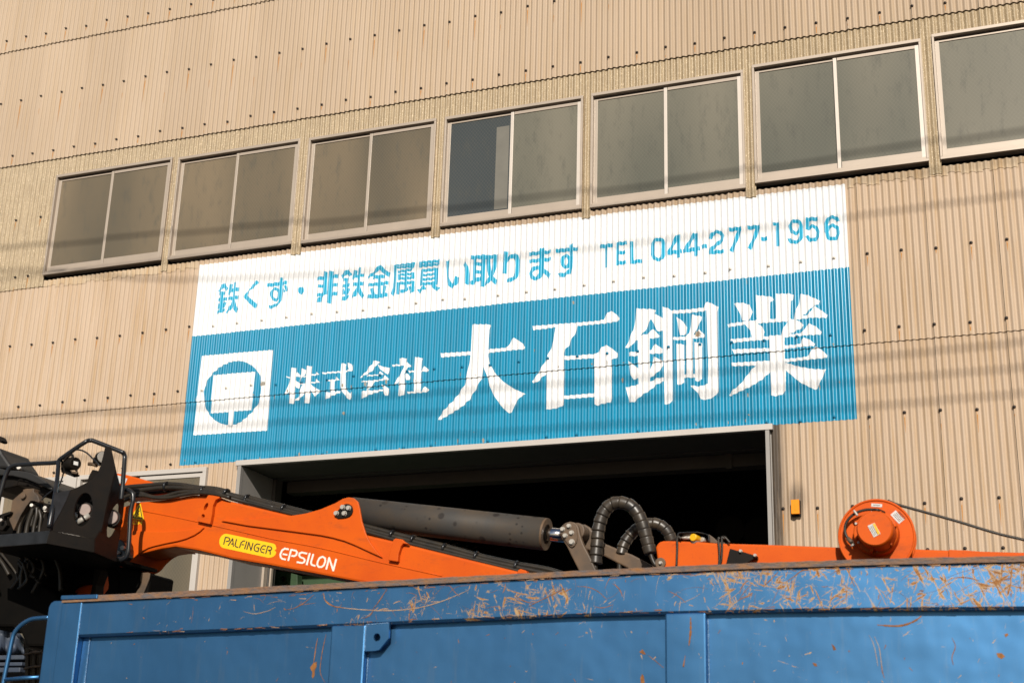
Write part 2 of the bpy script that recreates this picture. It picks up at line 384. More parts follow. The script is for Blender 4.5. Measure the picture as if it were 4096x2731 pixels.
def plate_holes(outer, holes, th, name, m, parent, bevel=0):
    # flat plate (world points, nearly planar) with holes, thickened along +Y
    bm = bmesh.new(); edges = []
    for loop in [outer]+holes:
        vs = [bm.verts.new(p) for p in loop]
        for i in range(len(vs)): edges.append(bm.edges.new((vs[i], vs[(i+1) % len(vs)])))
    bmesh.ops.triangle_fill(bm, edges=edges, use_beauty=True)
    g = bmesh.ops.extrude_face_region(bm, geom=list(bm.faces))
    bmesh.ops.translate(bm, verts=[e for e in g["geom"] if isinstance(e, bmesh.types.BMVert)], vec=(0, th, 0))
    bmesh.ops.recalc_face_normals(bm, faces=bm.faces)
    me = bpy.data.meshes.new(name); bm.to_mesh(me); bm.free(); me.materials.append(m)
    return link(name, me, parent)

# ---- union painter: polygons in a 2-D (x, z) plane -> thin quads laid on a surface
def stroke(pts, wd, closed=False):
    out = []; n = len(pts)
    for i in range(n if closed else n-1):
        a = np.array(pts[i], float); b = np.array(pts[(i+1) % n], float); d = b-a; L = np.linalg.norm(d)
        if L < 1e-9: continue
        q = np.array([-d[1], d[0]])/L*wd/2
        out.append([tuple(a+q), tuple(b+q), tuple(b-q), tuple(a-q)])
    rng = range(n) if closed else range(1, n-1)
    for i in rng:
        out.append([(pts[i][0]+wd/2*math.cos(k*math.pi/5), pts[i][1]+wd/2*math.sin(k*math.pi/5)) for k in range(10)])
    return out
def ell(cx, cy, rx, ry, n=28, rot=0):
    c, s = math.cos(rot), math.sin(rot)
    return [(cx+rx*math.cos(t)*c-ry*math.sin(t)*s, cy+rx*math.cos(t)*s+ry*math.sin(t)*c) for t in np.linspace(0, 2*math.pi, n, endpoint=False)]
def spans(polys, x):
    iv = []
    for P, x0, x1 in polys:
        if x <= x0 or x >= x1: continue
        A = P; B = np.roll(P, -1, axis=0)
        hit = (A[:, 0] <= x) != (B[:, 0] <= x)
        if not hit.any(): continue
        a = A[hit]; b = B[hit]
        z = np.sort(a[:, 1]+(x-a[:, 0])/(b[:, 0]-a[:, 0])*(b[:, 1]-a[:, 1]))
        iv += [(z[i], z[i+1]) for i in range(0, len(z)-1, 2)]
    iv.sort(); out = []
    for a, b in iv:
        if out and a <= out[-1][1]+1e-6: out[-1][1] = max(out[-1][1], b)
        else: out.append([a, b])
    return out
def paint(name, polys, dx, surf, m, parent, holes=None, cuts=(), x0=None):
    prep = lambda L: [(np.array(P, float), min(p[0] for p in P), max(p[0] for p in P)) for P in L]
    PP = prep(polys); HH = prep(holes or [])
    xa = min(p[1] for p in PP); xb = max(p[2] for p in PP)
    i0 = math.floor(xa/dx); i1 = math.ceil(xb/dx); mb = MB()
    def at_x(x):
        s = spans(PP, x)
        if HH:
            h = spans(HH, x); r = []
            for a, b in s:
                cur = a
                for c, d in h:
                    if d <= cur or c >= b: continue
                    if c > cur: r.append([cur, c])
                    cur = max(cur, d)
                if cur < b: r.append([cur, b])
            s = r
        for cz in cuts:
            r = []
            for a, b in s:
                if a < cz < b: r += [[a, cz], [cz, b]]
                else: r.append([a, b])
            s = r
        return s
    for i in range(i0, i1):
        l = max(i*dx, xa); r = min((i+1)*dx, xb)
        if r-l < 1e-6: continue
        e = (r-l)*0.02
        A = at_x(l+e); B = at_x(r-e); C_ = at_x((l+r)/2)
        if len(A) != len(B) or len(A) != len(C_): A = B = C_
        for (a0, a1), (b0, b1) in zip(A, B):
            if a1-a0 < 1e-5 and b1-b0 < 1e-5: continue
            mid = (a0+a1+b0+b1)/4
            mb.add([surf(l, a0, mid), surf(r, b0, mid), surf(r, b1, mid), surf(l, a1, mid)], [(0, 1, 2, 3)], 0, False)
    return mb.build(name, m, parent)

# ================================================================== setting
g = MB(); g.add([(-150, -150, 0), (150, -150, 0), (150, 150, 0), (-150, 150, 0)], [(0, 1, 2, 3)])
tag(g.build("ground", ASPH), kind="structure")

# ================================================================== factory building
XL, XR = -12.0, 9.5
L1, L2, L3 = 10.85, 9.16, 5.815          # heights of the three sheet laps
SX0, SX1, SZ0, SZ1, SZM = -3.70, 3.70, 5.090, 7.474, 6.60
bld = empty("factory_building", (0, 0, 0), "tall beige corrugated factory wall with a row of frosted windows above a dark loading doorway", "factory")
NS = 10                                   # ridges per sheet
def cw(x): return math.cos(2*math.pi*(x/PITCH))
def lift(x, off):
    fr = (x/PITCH/NS+off) % 1.0
    return 0.0095*(1-fr)
def row_y(x, row):
    base, off = {0: (0.000, 0.0), 1: (0.024, 0.0), 2: (0.012, 0.0), 3: (0.042, 0.0), 4: (0.058, 0.0)}[row]
    return -(base+AMP*cw(x)+lift(x, off))
def clad(name, m, x0, x1, z0, z1, row, holes=(), thick=0.0065, parent=bld, zfun=None, edge=True, dy=0.0):
    mb = MB(); st = PITCH/10
    # joints between sheets are true steps
    off = 0.0
    xs = list(np.arange(math.ceil(x0/st), math.floor(x1/st)+1)*st)
    js = [(k-off)*NS*PITCH for k in range(-30, 30)]
    cutx = sorted(set([x0, x1]+[h[i] for h in holes for i in (0, 1)]+[j for j in js if x0 < j < x1]))
    xs = sorted(set(xs+cutx))
    xs = [xs[0]]+[b for a, b in zip(xs, xs[1:]) if b-a > 1e-5]
    for a, b in zip(xs, xs[1:]):
        mid = (a+b)/2; e = 1e-6
        ya = row_y(a+e, row)-dy; yb = row_y(b-e, row)-dy
        zs = [(z0, z1)]
        for h in holes:
            if h[0]-1e-6 < mid < h[1]+1e-6:
                nz = []
                for p, q in zs:
                    if h[2] > p: nz.append((p, min(q, h[2])))
                    if h[3] < q: nz.append((max(p, h[3]), q))
                zs = [t for t in nz if t[1]-t[0] > 1e-4]
        for p, q in zs:
            pa = pb = p
            if zfun and p == z0: pa, pb = zfun(mid), zfun(mid)
            mb.add([(a, ya, pa), (b, yb, pb), (b, yb, q), (a, ya, q)], [(0, 1, 2, 3)])
            if edge:
                mb.add([(a, ya, pa), (b, yb, pb), (b, yb+thick, pb), (a, ya+thick, pa)], [(0, 3, 2, 1)])
                if q == z1: mb.add([(a, ya, q), (b, yb, q), (b, yb+thick, q), (a, ya+thick, q)], [(0, 1, 2, 3)])
        for j in js:
            if abs(j-b) < 1e-5:
                for p, q in zs: mb.add([(b, row_y(b-e, row)-dy, p), (b, row_y(b+e, row)-dy, p), (b, row_y(b+e, row)-dy, q), (b, row_y(b-e, row)-dy, q)], [(0, 1, 2, 3)])
    # smooth shading would hide the profile's grooves: keep the facets (ten per ridge)
    return mb.build(name, m, parent)
DX0, DX1, DZ = -2.885, 2.866, 5.085         # doorway
LWX1, LWZ1 = -3.31, 5.045                  # window beside the doorway
clad("cladding", CLAD_UP, XL, XR, L1, 14.0, 4)
clad("cladding", CLAD_UP, XL, XR, L2, L1+0.15, 3)
wz = [(8.925, 7.588), (8.903, 7.578), (8.888, 7.566), (8.882, 7.556), (8.888, 7.552), (8.925, 7.588), (8.950, 7.588)]
wx = [(-5.93, -4.227), (-4.135, -2.476), (-2.356, -0.744), (-0.637, 0.986), (1.078, 2.725), (2.82, 4.508), (4.613, 6.42)]
wins = [(a, b, z0, z1) for (a, b), (z1, z0) in zip(wx, wz)]
holes = [(a+0.004, b-0.004, 7.35, z1-0.012) for a, b, z0, z1 in wins]
clad("fibreglass_band", FRP, -6.86, 6.50, 7.452, L2+0.12, 1, holes=holes)
clad("cladding", CLAD, XL, -6.86, 7.40, L2+0.12, 1)
clad("cladding", CLAD, 6.50, XR, 7.40, L2+0.12, 1)
clad("cladding", CLAD, XL, XR, L3, 7.530, 2)
def ragged(x):
    k = math.floor(x/PITCH+0.5); random.seed(k*13+5); return 7.425+random.choice([0, 0, 0.01, 0.022, 0.035])
clad("closure_strip", CLOSURE, -5.93, -3.72, 7.425, 7.527, 2, zfun=ragged, dy=0.0055)
clad("closure_strip", CLOSURE, 3.72, 7.5, 7.425, 7.527, 2, zfun=ragged, dy=0.0055)
clad("cladding", CLAD_LOW, XL, XR, 0.0, L3+0.12, 0,
     holes=[(DX0, DX1, -1, DZ), (-9.0, LWX1, 2.3, LWZ1)])
random.seed(11)
# soot beside the doorway and round the amber lamp
def wall_y(x, z, off=0.0):
    row = 0 if z < L3 else 2
    return row_y(x, row)-off

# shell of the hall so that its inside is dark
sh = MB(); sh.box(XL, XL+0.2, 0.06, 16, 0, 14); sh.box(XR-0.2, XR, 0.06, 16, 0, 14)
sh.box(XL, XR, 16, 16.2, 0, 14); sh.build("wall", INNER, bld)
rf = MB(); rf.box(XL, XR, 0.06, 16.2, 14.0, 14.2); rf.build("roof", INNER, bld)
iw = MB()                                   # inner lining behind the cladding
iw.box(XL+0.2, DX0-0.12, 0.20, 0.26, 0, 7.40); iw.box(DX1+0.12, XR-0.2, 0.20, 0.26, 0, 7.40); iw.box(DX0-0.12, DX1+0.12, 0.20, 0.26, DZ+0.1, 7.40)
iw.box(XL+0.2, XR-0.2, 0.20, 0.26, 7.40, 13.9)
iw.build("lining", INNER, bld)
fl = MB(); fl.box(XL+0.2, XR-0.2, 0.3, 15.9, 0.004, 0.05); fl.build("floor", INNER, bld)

# ---- seven sliding windows in the upper row
def window(i, x0, x1, z0, z1, dark=False):
    w_ = empty("window", (0, 0, 0), None, None); w_.parent = bld
    fr = MB(); d0, d1 = -0.054, 0.05
    fr.box(x0, x1, d0, d1, z1-0.034, z1)                # head
    fr.box(x0, x1, d0-0.003, d1, z0, z0+0.028)          # sill
    fr.box(x0, x0+0.022, d0, d1, z0+0.030, z1-0.034); fr.box(x1-0.022, x1, d0, d1, z0+0.030, z1-0.034)
    fr.box(x0+0.022, x1-0.022, d0+0.012, d1, z0+0.030, z0+0.052)
    fr.build("frame", ALU, w_, bevel=0.002)
    xm = (x0+x1)/2
    for side in (0, 1):
        a = x0+0.022 if side == 0 else xm-0.022; b = xm+0.018 if side == 0 else x1-0.022
        yf = -0.010 if side == 0 else -0.038             # right sash runs in the outer track
        zt = z1-0.062 if side else z1-0.060
        s = MB(); t = 0.024; wl = 0.042
        zb = z0+0.052; bb = zb+0.072 if side == 0 else zb+0.068
        s.box(a, a+(wl if side == 0 else 0.034), yf, yf+t, zb, zt, 1); s.box(b-(0.034 if side == 0 else wl), b, yf, yf+t, zb, zt, 1)
        s.box(a+0.04, b-0.034, yf+0.001, yf+t, zb, bb); s.box(a+0.04, b-0.034, yf+0.001, yf+t, zt-(0.018 if side == 0 else 0.034), zt)
        s.build("sash", [ALU, ALU_W if (side and i > 2) else ALU_M], w_, bevel=0.002)
        p = MB(); p.box(a+0.03, b-0.03, yf+0.010, yf+0.016, zb+0.05, zt-0.01)
        gm = GLASS_D if (dark and side == 0) else (GLASS_A if i < 3 else GLASS_B)
        p.build("pane", gm, w_)
    if dark:
        q = MB(); q.box(xm-0.20, xm-0.05, -0.0015, -0.0005, z0+0.14, z1-0.20); q.build("inner_strip", BLIND, w_)
    # corner caps at the foot of the stiles
    return w_
for i, (a, b, z0, z1) in enumerate(wins): window(i, a, b, z0, z1, dark=(i == 3))

# ---- windows beside the doorway
def low_window(x0, x1, z0, z1):
    w_ = empty("window", (0, 0, 0), None, None); w_.parent = bld
    fr = MB(); fr.box(x0, x1, -0.055, 0.05, z1-0.05, z1); fr.box(x0, x0+0.045, -0.055, 0.05, z0+0.05, z1-0.05); fr.box(x1-0.045, x1, -0.055, 0.05, z0+0.05, z1-0.05); fr.box(x0, x1, -0.06, 0.05, z0, z0+0.05)
    fr.build("frame", TRIM, w_, bevel=0.002)
    xm = (x0+x1)/2
    for a, b, yf in ((x0+0.045, xm+0.02, -0.005), (xm-0.02, x1-0.045, -0.035)):
        s = MB(); s.box(a, a+0.04, yf, yf+0.025, z0+0.05, z1-0.062); s.box(b-0.04, b, yf, yf+0.025, z0+0.05, z1-0.062); s.box(a+0.04, b-0.04, yf, yf+0.025, z1-0.105, z1-0.062); s.box(a+0.04, b-0.04, yf, yf+0.025, z0+0.05, z0+0.12)
        s.build("sash", TRIM, w_, bevel=0.002)
        p = MB(); p.box(a+0.03, b-0.03, yf+0.010, yf+0.016, z0+0.1, z1-0.09); p.build("pane", GLASS_A, w_)
low_window(-5.02, LWX1, 2.3, LWZ1)
low_window(-6.95, -5.17, 2.3, LWZ1)
pm = MB(); pm.box(-5.17, -5.02, -0.075, 0.05, 2.3, LWZ1+0.015); pm.build("window_post", TRIM, bld, bevel=0.003)
wl2 = MB(); wl2.box(-9.0, -6.95, -0.03, 0.05, 2.3, LWZ1); wl2.build("infill_panel", CLAD, bld)

# ---- doorway
dr = empty("doorway", (0, 0, 0), None, None); dr.parent = bld
t = MB(); t.box(DX0-0.055, DX1+0.055, -0.062, 0.0, DZ-0.052, DZ+0.005); t.build("door_trim", TRIM, dr, bevel=0.002)
for a, b in ((DX0-0.030, DX0+0.014), (DX1-0.016, DX1+0.022)):
    t = MB(); t.box(a, b, -0.055, 0.0, 0, DZ-0.052); t.build("door_trim", JAMB, dr, bevel=0.002)
for a, b in ((DX0-0.03, DX0+0.012), (DX1-0.012, DX1+0.03)):
    t = MB(); t.box(a, b, 0.0, 0.63, 0, DZ-0.052); t.build("jamb", JAMB, dr)
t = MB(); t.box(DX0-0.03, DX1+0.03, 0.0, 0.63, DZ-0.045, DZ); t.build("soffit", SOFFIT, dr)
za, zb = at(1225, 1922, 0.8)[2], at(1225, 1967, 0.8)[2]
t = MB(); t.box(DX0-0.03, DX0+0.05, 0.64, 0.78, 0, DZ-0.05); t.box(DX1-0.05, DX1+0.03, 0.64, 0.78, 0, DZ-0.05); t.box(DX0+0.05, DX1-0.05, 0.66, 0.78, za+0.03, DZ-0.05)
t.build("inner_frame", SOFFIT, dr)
t = MB(); t.box(DX0+0.10, DX1-0.05, 0.80, 0.98, zb, za)
bx = at(2917, 1830, 0.8)[0]; t.box(bx-0.03, bx+0.03, 0.775, 0.80, zb-0.02, za+0.02); t.build("shutter_housing", INNER_PALE, dr)
# guide rail pair inside the left jamb
gx = atx(1060, 2300, DX0+0.02)
t = MB(); t.box(DX0+0.012, DX0+0.04, 0.56, 0.63, 0, 4.6); t.box(DX0+0.012, DX0+0.07, 0.66, 0.70, 0, 4.6); t.build("guide_rail", ALU, dr)

# ---- dark strips painting the shadow gap where one sheet laps the next
jm = MB()
for row, z0, z1, off in ((4, L1, 13.5, 0.0), (3, L2, L1, 0.0), (2, L3, 7.42, 0.0), (0, 2.4, L3, 0.0)):
    for k in range(-30, 30):
        x = (k-off)*NS*PITCH
        if not -8 < x < 7: continue
        if row in (0, 2) and SX0-0.01 < x < SX1+0.01 and z1 > SZ0: 
            if row == 2: continue
            z1_ = SZ0-0.01
        else: z1_ = z1
        if row == 0 and DX0-0.1 < x < DX1+0.1: continue
        if row == 0 and x < LWX1+0.02: z0_ = LWZ1+0.03
        else: z0_ = z0
        if z1_ <= z0_: continue
        ya, yb = row_y(x-0.0042, row)-0.001, row_y(x+1e-6, row)-0.0005
        jm.add([(x-0.0042, ya, z0_), (x+0.0003, yb, z0_), (x+0.0003, yb, z1_), (x-0.0042, ya, z1_)], [(0, 1, 2, 3)])
tag(jm.build("sheet_seam_shade", SEAM_SHADE, bld), kind="stuff")
# ---- wall bolts with washers
bolts = []
def row_bolts(z, x0, x1, xs, xstep=5*PITCH):
    x = xs
    while x > x0: x -= xstep
    while x < x1:
        if x > x0: bolts.append((x+random.uniform(-.004, .004), z+random.uniform(-.014, .014)))
        x += xstep
row_bolts(11.015, -8, 2, -6.725); row_bolts(10.094, -7.4, 3, -6.695); row_bolts(9.286, -7.2, 5.6, -6.343)
for p in ((-6.453, 8.389), (-6.126, 8.384), (-6.331, 7.609), (-6.142, 7.608), (-6.60, 7.60)): bolts.append(p)
row_bolts(6.705, -6.9, 5.6, -3.457); row_bolts(5.94, -6.9, 5.6, -3.484); row_bolts(5.112, -6.6, 5.4, -3.479)
row_bolts(4.279, 2.95, 5.3, 3.30); row_bolts(3.851, 3.3, 5.2, 4.573)
bolts = [b for b in bolts if not (-6.95 < b[0] < LWX1+.02 and b[1] < LWZ1) and not (-4.9 < b[0] < -4.6 and b[1] < 5.2)]
def surf_y(x, z):
    if z > L1: return row_y(x, 4)
    if z > L2: return row_y(x, 3)
    if z > 7.530: return row_y(x, 1)
    return wall_y(x, z)
def bolt_mb(scale=1.0):
    b = MB(); b.disc((0, 0, 0), (0, -1, 0), 0.0165*scale, 0.007, 12, r2=0.010*scale); b.disc((0, -0.007, 0), (0, -1, 0), 0.0075, 0.007, 6); b.disc((0, -0.014, 0), (-0.1, -1, -0.15), 0.004, 0.012, 6)
    return b
SGN = lambda x, z: (-3.7 < x < 3.7 and 5.083 < z < 7.475)
mb_ = bolt_mb(); mesh_b = None
def bsize(b): return -np.linalg.norm(np.array([b[0], 0, b[1]])-CAM)
def inframe(b):
    d = np.array([b[0], -0.03, b[1]])-CAM; u = 2048+FPX*(d@RX)/(d@_f); v = 1365.5-FPX*(d@UX)/(d@_f)
    return -20 < u < 4116 and -20 < v < 2300
bolts = sorted([b for b in bolts if inframe(b)], key=bsize, reverse=True)
proto = None; rest = MB(); runs = []; painted = {}
WB = mat("white_painted_bolt", (0.62, 0.56, 0.48), 0.5); BB = mat("cyan_painted_bolt", (0.004, 0.20, 0.35), 0.4)
protos = {}
for i, (x, z) in enumerate(bolts):
    y = surf_y(round(x/PITCH)*PITCH, z)-0.001; x = round(x/PITCH)*PITCH+0.003
    key = 'n'
    if SGN(x, z): key = 'w' if (z > 6.6 or x < -2.78 and z > 5.3) else 'b'
    if key == 'n' and z > 5.0: runs.append((x, z, random.uniform(.20, .42) if 9.9 < z < 10.3 else random.uniform(.03, .22)))
    elif key == 'n': runs.append((x, z, random.uniform(.1, .3)))
    if i < 100:
        if key not in protos:
            o = bolt_mb().build("bolt", {'n': BOLT, 'w': WB, 'b': BB}[key], bld); protos[key] = o
        else:
            o = protos[key].copy(); COL.objects.link(o); o.parent = bld
        o.location = (x, y, z)
    else:
        b = bolt_mb(); rest.add([(p[0]+x, p[1]+y, p[2]+z) for p in b.v], b.f, 'nwb'.index(key))
tag(rest.build("bolt", [BOLT, WB, BB], bld), kind="stuff")
rr = MB()
for x, z, L in runs:
    wd = 0.013; n = 6
    for k in range(n):
        za_, zb_ = z-0.015-L*k/n, z-0.015-L*(k+1)/n
        wa, wb_ = wd*(1-k/n), wd*(1-(k+1)/n)
        if (z > L1 > zb_) or (z > L2 > zb_) or (z > L3 > zb_): break
        pts = []
        for q, s in ((za_, -1), (za_, 1), (zb_, 1), (zb_, -1)):
            ww = (wa if q == za_ else wb_)*s/2+0.0005*s
            pts.append((x+ww, surf_y(x+ww, z-0.01)-0.0012, q))
        rr.add(pts, [(0, 3, 2, 1)])
tag(rr.build("rust_stain", RUSTRUN, bld), kind="stuff")

# ================================================================== painted sign
sign = empty("painted_sign", (0, -0.03, 6.3), "large cyan and white Japanese company sign painted on the corrugated wall over the doorway", "sign")
SX0, SX1, SZ0, SZ1, SZM = -3.70, 3.70, 5.090, 7.474, 6.60
def ssurf(off):
    return lambda x, z, m: (x, wall_y(x, m, off), z)
def on_wall(pts):
    o = []
    for u, v in pts:
        p = at(u, v, -0.036); o.append((p[0], p[2]))
    return o
def sw(k, polys): return [on_wall(k(p)) for p in polys]
sq = lambda a, b, c, d: [(a, c), (b, c), (b, d), (a, d)]
DXP = PITCH/16
paint("white_field", [sq(SX0, SX1, SZM, SZ1)], DXP, ssurf(0.0010), WHITE, sign)
paint("cyan_field", [sq(SX0, SX1, SZ0, SZM)], DXP, ssurf(0.0010), BLUE, sign, cuts=(L3,))
J1 = K(1680, 1100, 2.4125); J2 = K(2440, 1100, 2.352); J3 = K(1100, 1380, 3.5636); J4 = K(740, 1360, 3.734)
T1 = K(840, 1070, 4.2); T2 = K(1360, 1000, 4.2); T3 = K(1860, 950, 4.2); T4 = K(2380, 820, 2.3059)
big1 = [
 [(495,470),(670,470),(683,487),(660,515),(652,620),(648,775),(655,815),(605,890),(585,985),(530,1090),(470,1190),(390,1265),(280,1335),(195,1385),(168,1390),(175,1365),(210,1310),(270,1245),(320,1195),(370,1130),(420,1050),(445,970),(470,850),(480,760),(488,600)],
 [(605,850),(648,775),(665,835),(700,910),(740,965),(800,1025),(900,1090),(1010,1140),(960,1165),(905,1240),(880,1320),(845,1322),(790,1275),(735,1200),(690,1130),(650,1020),(635,960),(608,880)],
 [(197,750),(485,732),(485,765),(200,790)], [(645,712),(800,700),(845,688),(860,660),(875,620),(905,602),(935,620),(985,655),(1012,695),(1005,710),(900,718),(645,748)],
 [(1080,485),(1300,470),(1500,455),(1700,437),(1765,425),(1785,380),(1840,340),(1890,375),(1925,415),(1920,435),(1850,452),(1520,485),(1300,500),(1085,525)],
 [(1305,490),(1520,480),(1505,535),(1460,610),(1440,665),(1400,710),(1388,745),(1385,1000),(1378,1245),(1330,1272),(1270,1285),(1208,1290),(1212,940),(1165,980),(1120,1025),(1078,1030),(1070,1015),(1110,970),(1150,910),(1190,845),(1225,780),(1260,700),(1285,640)],
 [(1390,778),(1690,755),(1720,730),(1750,690),(1790,668),(1850,705),(1908,755),(1905,785),(1845,815),(1845,1190),(1830,1220),(1750,1232),(1700,1250),(1677,1240),(1675,900),(1677,795),(1390,815)],
 [(1375,1158),(1680,1130),(1680,1165),(1375,1190)]]
big2 = [
 [(245,310),(400,315),(430,330),(420,350),(385,400),(350,470),(325,525),(285,555),(260,610),(235,610),(200,660),(160,680),(140,682),(160,640),(180,590),(215,510),(235,400)],
 [(260,565),(340,550),(370,535),(385,510),(400,500),(430,530),(460,565),(445,585),(370,592),(260,605)],
 [(260,600),(370,590),(370,1005),(262,1020)],
 [(380,405),(400,355),(450,375),(492,400),(492,520),(440,520),(415,470)],
 [(172,722),(265,712),(265,755),(175,758)], [(365,705),(385,700),(400,655),(425,645),(492,690),(492,730),(365,735)],
 [(165,800),(200,825),(265,875),(265,960),(215,975),(185,930),(175,870)], [(405,760),(492,800),(492,850),(440,905),(370,960),(370,890),(390,830)],
 [(142,1050),(265,1020),(370,998),(430,960),(497,955),(497,990),(430,1020),(370,1075),(300,1115),(220,1185),(175,1190),(155,1110)],
 [(492,292),(540,305),(580,335),(580,1170),(555,1205),(505,1205),(500,900)],
 [(575,330),(740,318),(880,300),(895,265),(910,245),(960,265),(1020,298),(1008,345),(1015,1085),(970,1140),(900,1165),(850,1160),(820,1100),(750,1035),(755,1028),(830,1040),(915,1015),(918,800),(905,330),(740,350),(575,360)],
 [(620,388),(680,430),(725,490),(715,550),(660,565),(640,500)],
 [(770,368),(860,385),(855,420),(830,470),(800,520),(785,555),(775,600),(775,925),(715,925),(715,605),(588,607),(588,582),(715,572),(740,540),(755,470)],
 [(770,575),(800,550),(815,530),(835,508),(890,560),(885,578),(770,596)],
 [(622,640),(692,650),(690,1000),(665,1025),(625,1020)], [(792,625),(862,635),(860,970),(830,993),(797,985)], [(688,925),(800,925),(800,957),(688,957)],
 [(1162,262),(1240,255),(1310,275),(1338,340),(1320,400),(1295,430),(1240,425),(1225,370),(1200,320)],
 [(1370,185),(1440,190),(1520,200),(1535,225),(1505,250),(1503,420),(1380,430)], [(1558,170),(1680,168),(1725,178),(1715,225),(1698,235),(1695,415),(1560,420)],
 [(1790,175),(1850,182),(1900,205),(1973,235),(1955,270),(1905,290),(1870,325),(1840,355),(1805,380),(1725,405),(1745,330),(1775,260)],
 [(1098,455),(1200,442),(1375,418),(1560,405),(1720,408),(1800,380),(1860,370),(1890,330),(1915,285),(1960,310),(2045,370),(2030,398),(1900,395),(1720,420),(1660,430),(1500,440),(1380,450),(1280,460),(1110,485)],
 [(1265,458),(1380,448),(1430,480),(1452,530),(1440,585),(1335,590),(1320,520)], [(1670,425),(1725,412),(1780,430),(1822,470),(1800,495),(1690,545),(1640,570),(1600,570),(1630,490)],
 [(1128,600),(1330,582),(1500,570),(1640,555),(1700,548),(1780,545),(1820,520),(1845,475),(1870,452),(1930,475),(1990,530),(1975,555),(1860,560),(1640,580),(1500,600),(1300,615),(1135,635)],
 [(1495,565),(1640,555),(1640,800),(1650,900),(1648,1080),(1610,1115),(1550,1130),(1512,1125),(1505,900),(1500,800)],
 [(1145,695),(1497,680),(1497,710),(1165,735)], [(1635,655),(1760,648),(1790,640),(1800,605),(1825,585),(1870,600),(1925,640),(1915,662),(1800,668),(1635,688)],
 [(1137,818),(1505,795),(1505,832),(1370,842),(1140,850)], [(1635,780),(1840,762),(1870,735),(1900,690),(1930,668),(1980,690),(2040,745),(2035,770),(1840,790),(1635,810)],
 [(1370,838),(1505,825),(1505,900),(1430,970),(1320,1040),(1190,1100),(1130,1130),(1112,1120),(1140,1080),(1210,1030),(1260,970),(1310,900)],
 [(1645,812),(1700,830),(1780,855),(1900,875),(2030,880),(2010,920),(1980,980),(1950,1060),(1920,1070),(1860,1040),(1780,1000),(1700,930),(1645,885)]]
mid3 = [
 [(155,440),(215,452),(215,467),(160,457)], [(222,318),(300,320),(290,480),(280,640),(262,800),(250,822),(185,825),(192,700),(205,500),(215,400)], [(288,438),(300,400),(312,380),(355,435),(350,442),(288,447)],
 [(210,462),(218,560),(195,650),(140,700),(135,690),(155,630),(180,550)], [(285,500),(335,530),(350,570),(330,612),(295,600),(278,560)],
 [(375,325),(435,350),(420,400),(380,450),(350,510),(335,510),(350,460),(368,400)], [(445,290),(525,295),(515,350),(505,500),(495,650),(475,800),(460,815),(402,818),(412,700),(425,550),(440,400)],
 [(385,435),(445,425),(445,442),(380,450)], [(508,410),(555,405),(580,370),(618,410),(600,418),(508,430)], [(345,543),(432,533),(432,550),(350,558)], [(500,522),(555,515),(578,470),(622,520),(600,528),(500,540)],
 [(385,550),(432,540),(415,640),(370,720),(320,770),(268,785),(275,765),(320,720),(350,640)], [(495,535),(530,580),(580,610),(625,635),(600,670),(555,732),(535,710),(510,660),(495,620)],
 [(665,382),(925,365),(925,387),(670,405)], [(930,255),(945,248),(1003,265),(995,300),(990,580),(1010,630),(1050,680),(1070,645),(1075,650),(1065,690),(1075,730),(1045,765),(1015,750),(970,690),(935,640),(915,580),(920,400)],
 [(1018,240),(1080,265),(1100,330),(1100,350),(1060,365),(992,375),(992,356),(1050,340),(1030,290)],
 [(705,485),(720,490),(845,485),(860,435),(910,490),(890,498),(840,500),(715,510)], [(775,495),(838,490),(830,655),(768,680)], [(700,660),(770,665),(830,655),(910,640),(905,670),(850,690),(780,720),(720,760),(697,755)],
 [(1385,210),(1445,220),(1480,225),(1480,240),(1450,250),(1440,280),(1400,320),(1360,370),(1300,405),(1240,440),(1200,460),(1215,430),(1260,400),(1290,370),(1310,320),(1350,290),(1375,260)],
 [(1450,265),(1500,290),(1560,310),(1640,318),(1625,350),(1595,410),(1560,390),(1500,345),(1460,305)], [(1290,420),(1440,412),(1500,370),(1540,410),(1440,425),(1300,440)],
 [(1215,505),(1500,485),(1530,460),(1565,425),(1612,478),(1600,488),(1430,508),(1220,522)], [(1330,500),(1430,495),(1400,540),(1350,585),(1310,630),(1370,635),(1520,620),(1525,638),(1400,670),(1300,705),(1225,755),(1210,750),(1212,645),(1280,640),(1290,590)],
 [(1505,550),(1560,575),(1605,610),(1615,660),(1590,705),(1555,710),(1535,660),(1520,600)],
 [(1762,180),(1830,178),(1878,188),(1870,215),(1860,275),(1765,280)], [(1665,272),(1765,268),(1850,258),(1875,235),(1930,290),(1890,310),(1870,350),(1830,390),(1800,430),(1730,540),(1690,565),(1715,520),(1735,460),(1790,400),(1820,320),(1830,285),(1750,290),(1665,298)],
 [(1760,465),(1830,395),(1835,560),(1820,690),(1770,720),(1735,705),(1745,560)], [(1838,398),(1890,405),(1912,450),(1900,485),(1870,495),(1850,460)],
 [(1888,350),(1910,358),(2075,358),(2100,330),(2120,292),(2190,350),(2180,365),(2080,372),(1900,384)], [(1985,160),(2095,178),(2075,220),(2065,400),(2050,660),(1958,670),(1970,400)], [(1868,650),(1960,652),(2080,650),(2100,600),(2118,575),(2185,625),(2170,650),(2080,664),(1875,680)]]
em_sq = [(240,228),(1305,138),(1212,1338),(108,1410)]
em_ci = [(262,760),(270,900),(300,1030),(365,1130),(430,1190),(500,1228),(570,1250),(665,1265),(770,1238),(860,1175),(950,1095),(1020,1015),(1085,910),(1120,800),(1130,680),(1122,560),(1080,470),(1000,380),(900,325),(820,305),(740,308),(650,325),(560,362),(500,400),(430,460),(360,535),(315,620),(280,690)]
em_in = [(418,515),(1030,465),(968,1035),(718,1052),(700,1290),(628,1285),(645,1062),(365,1080)]
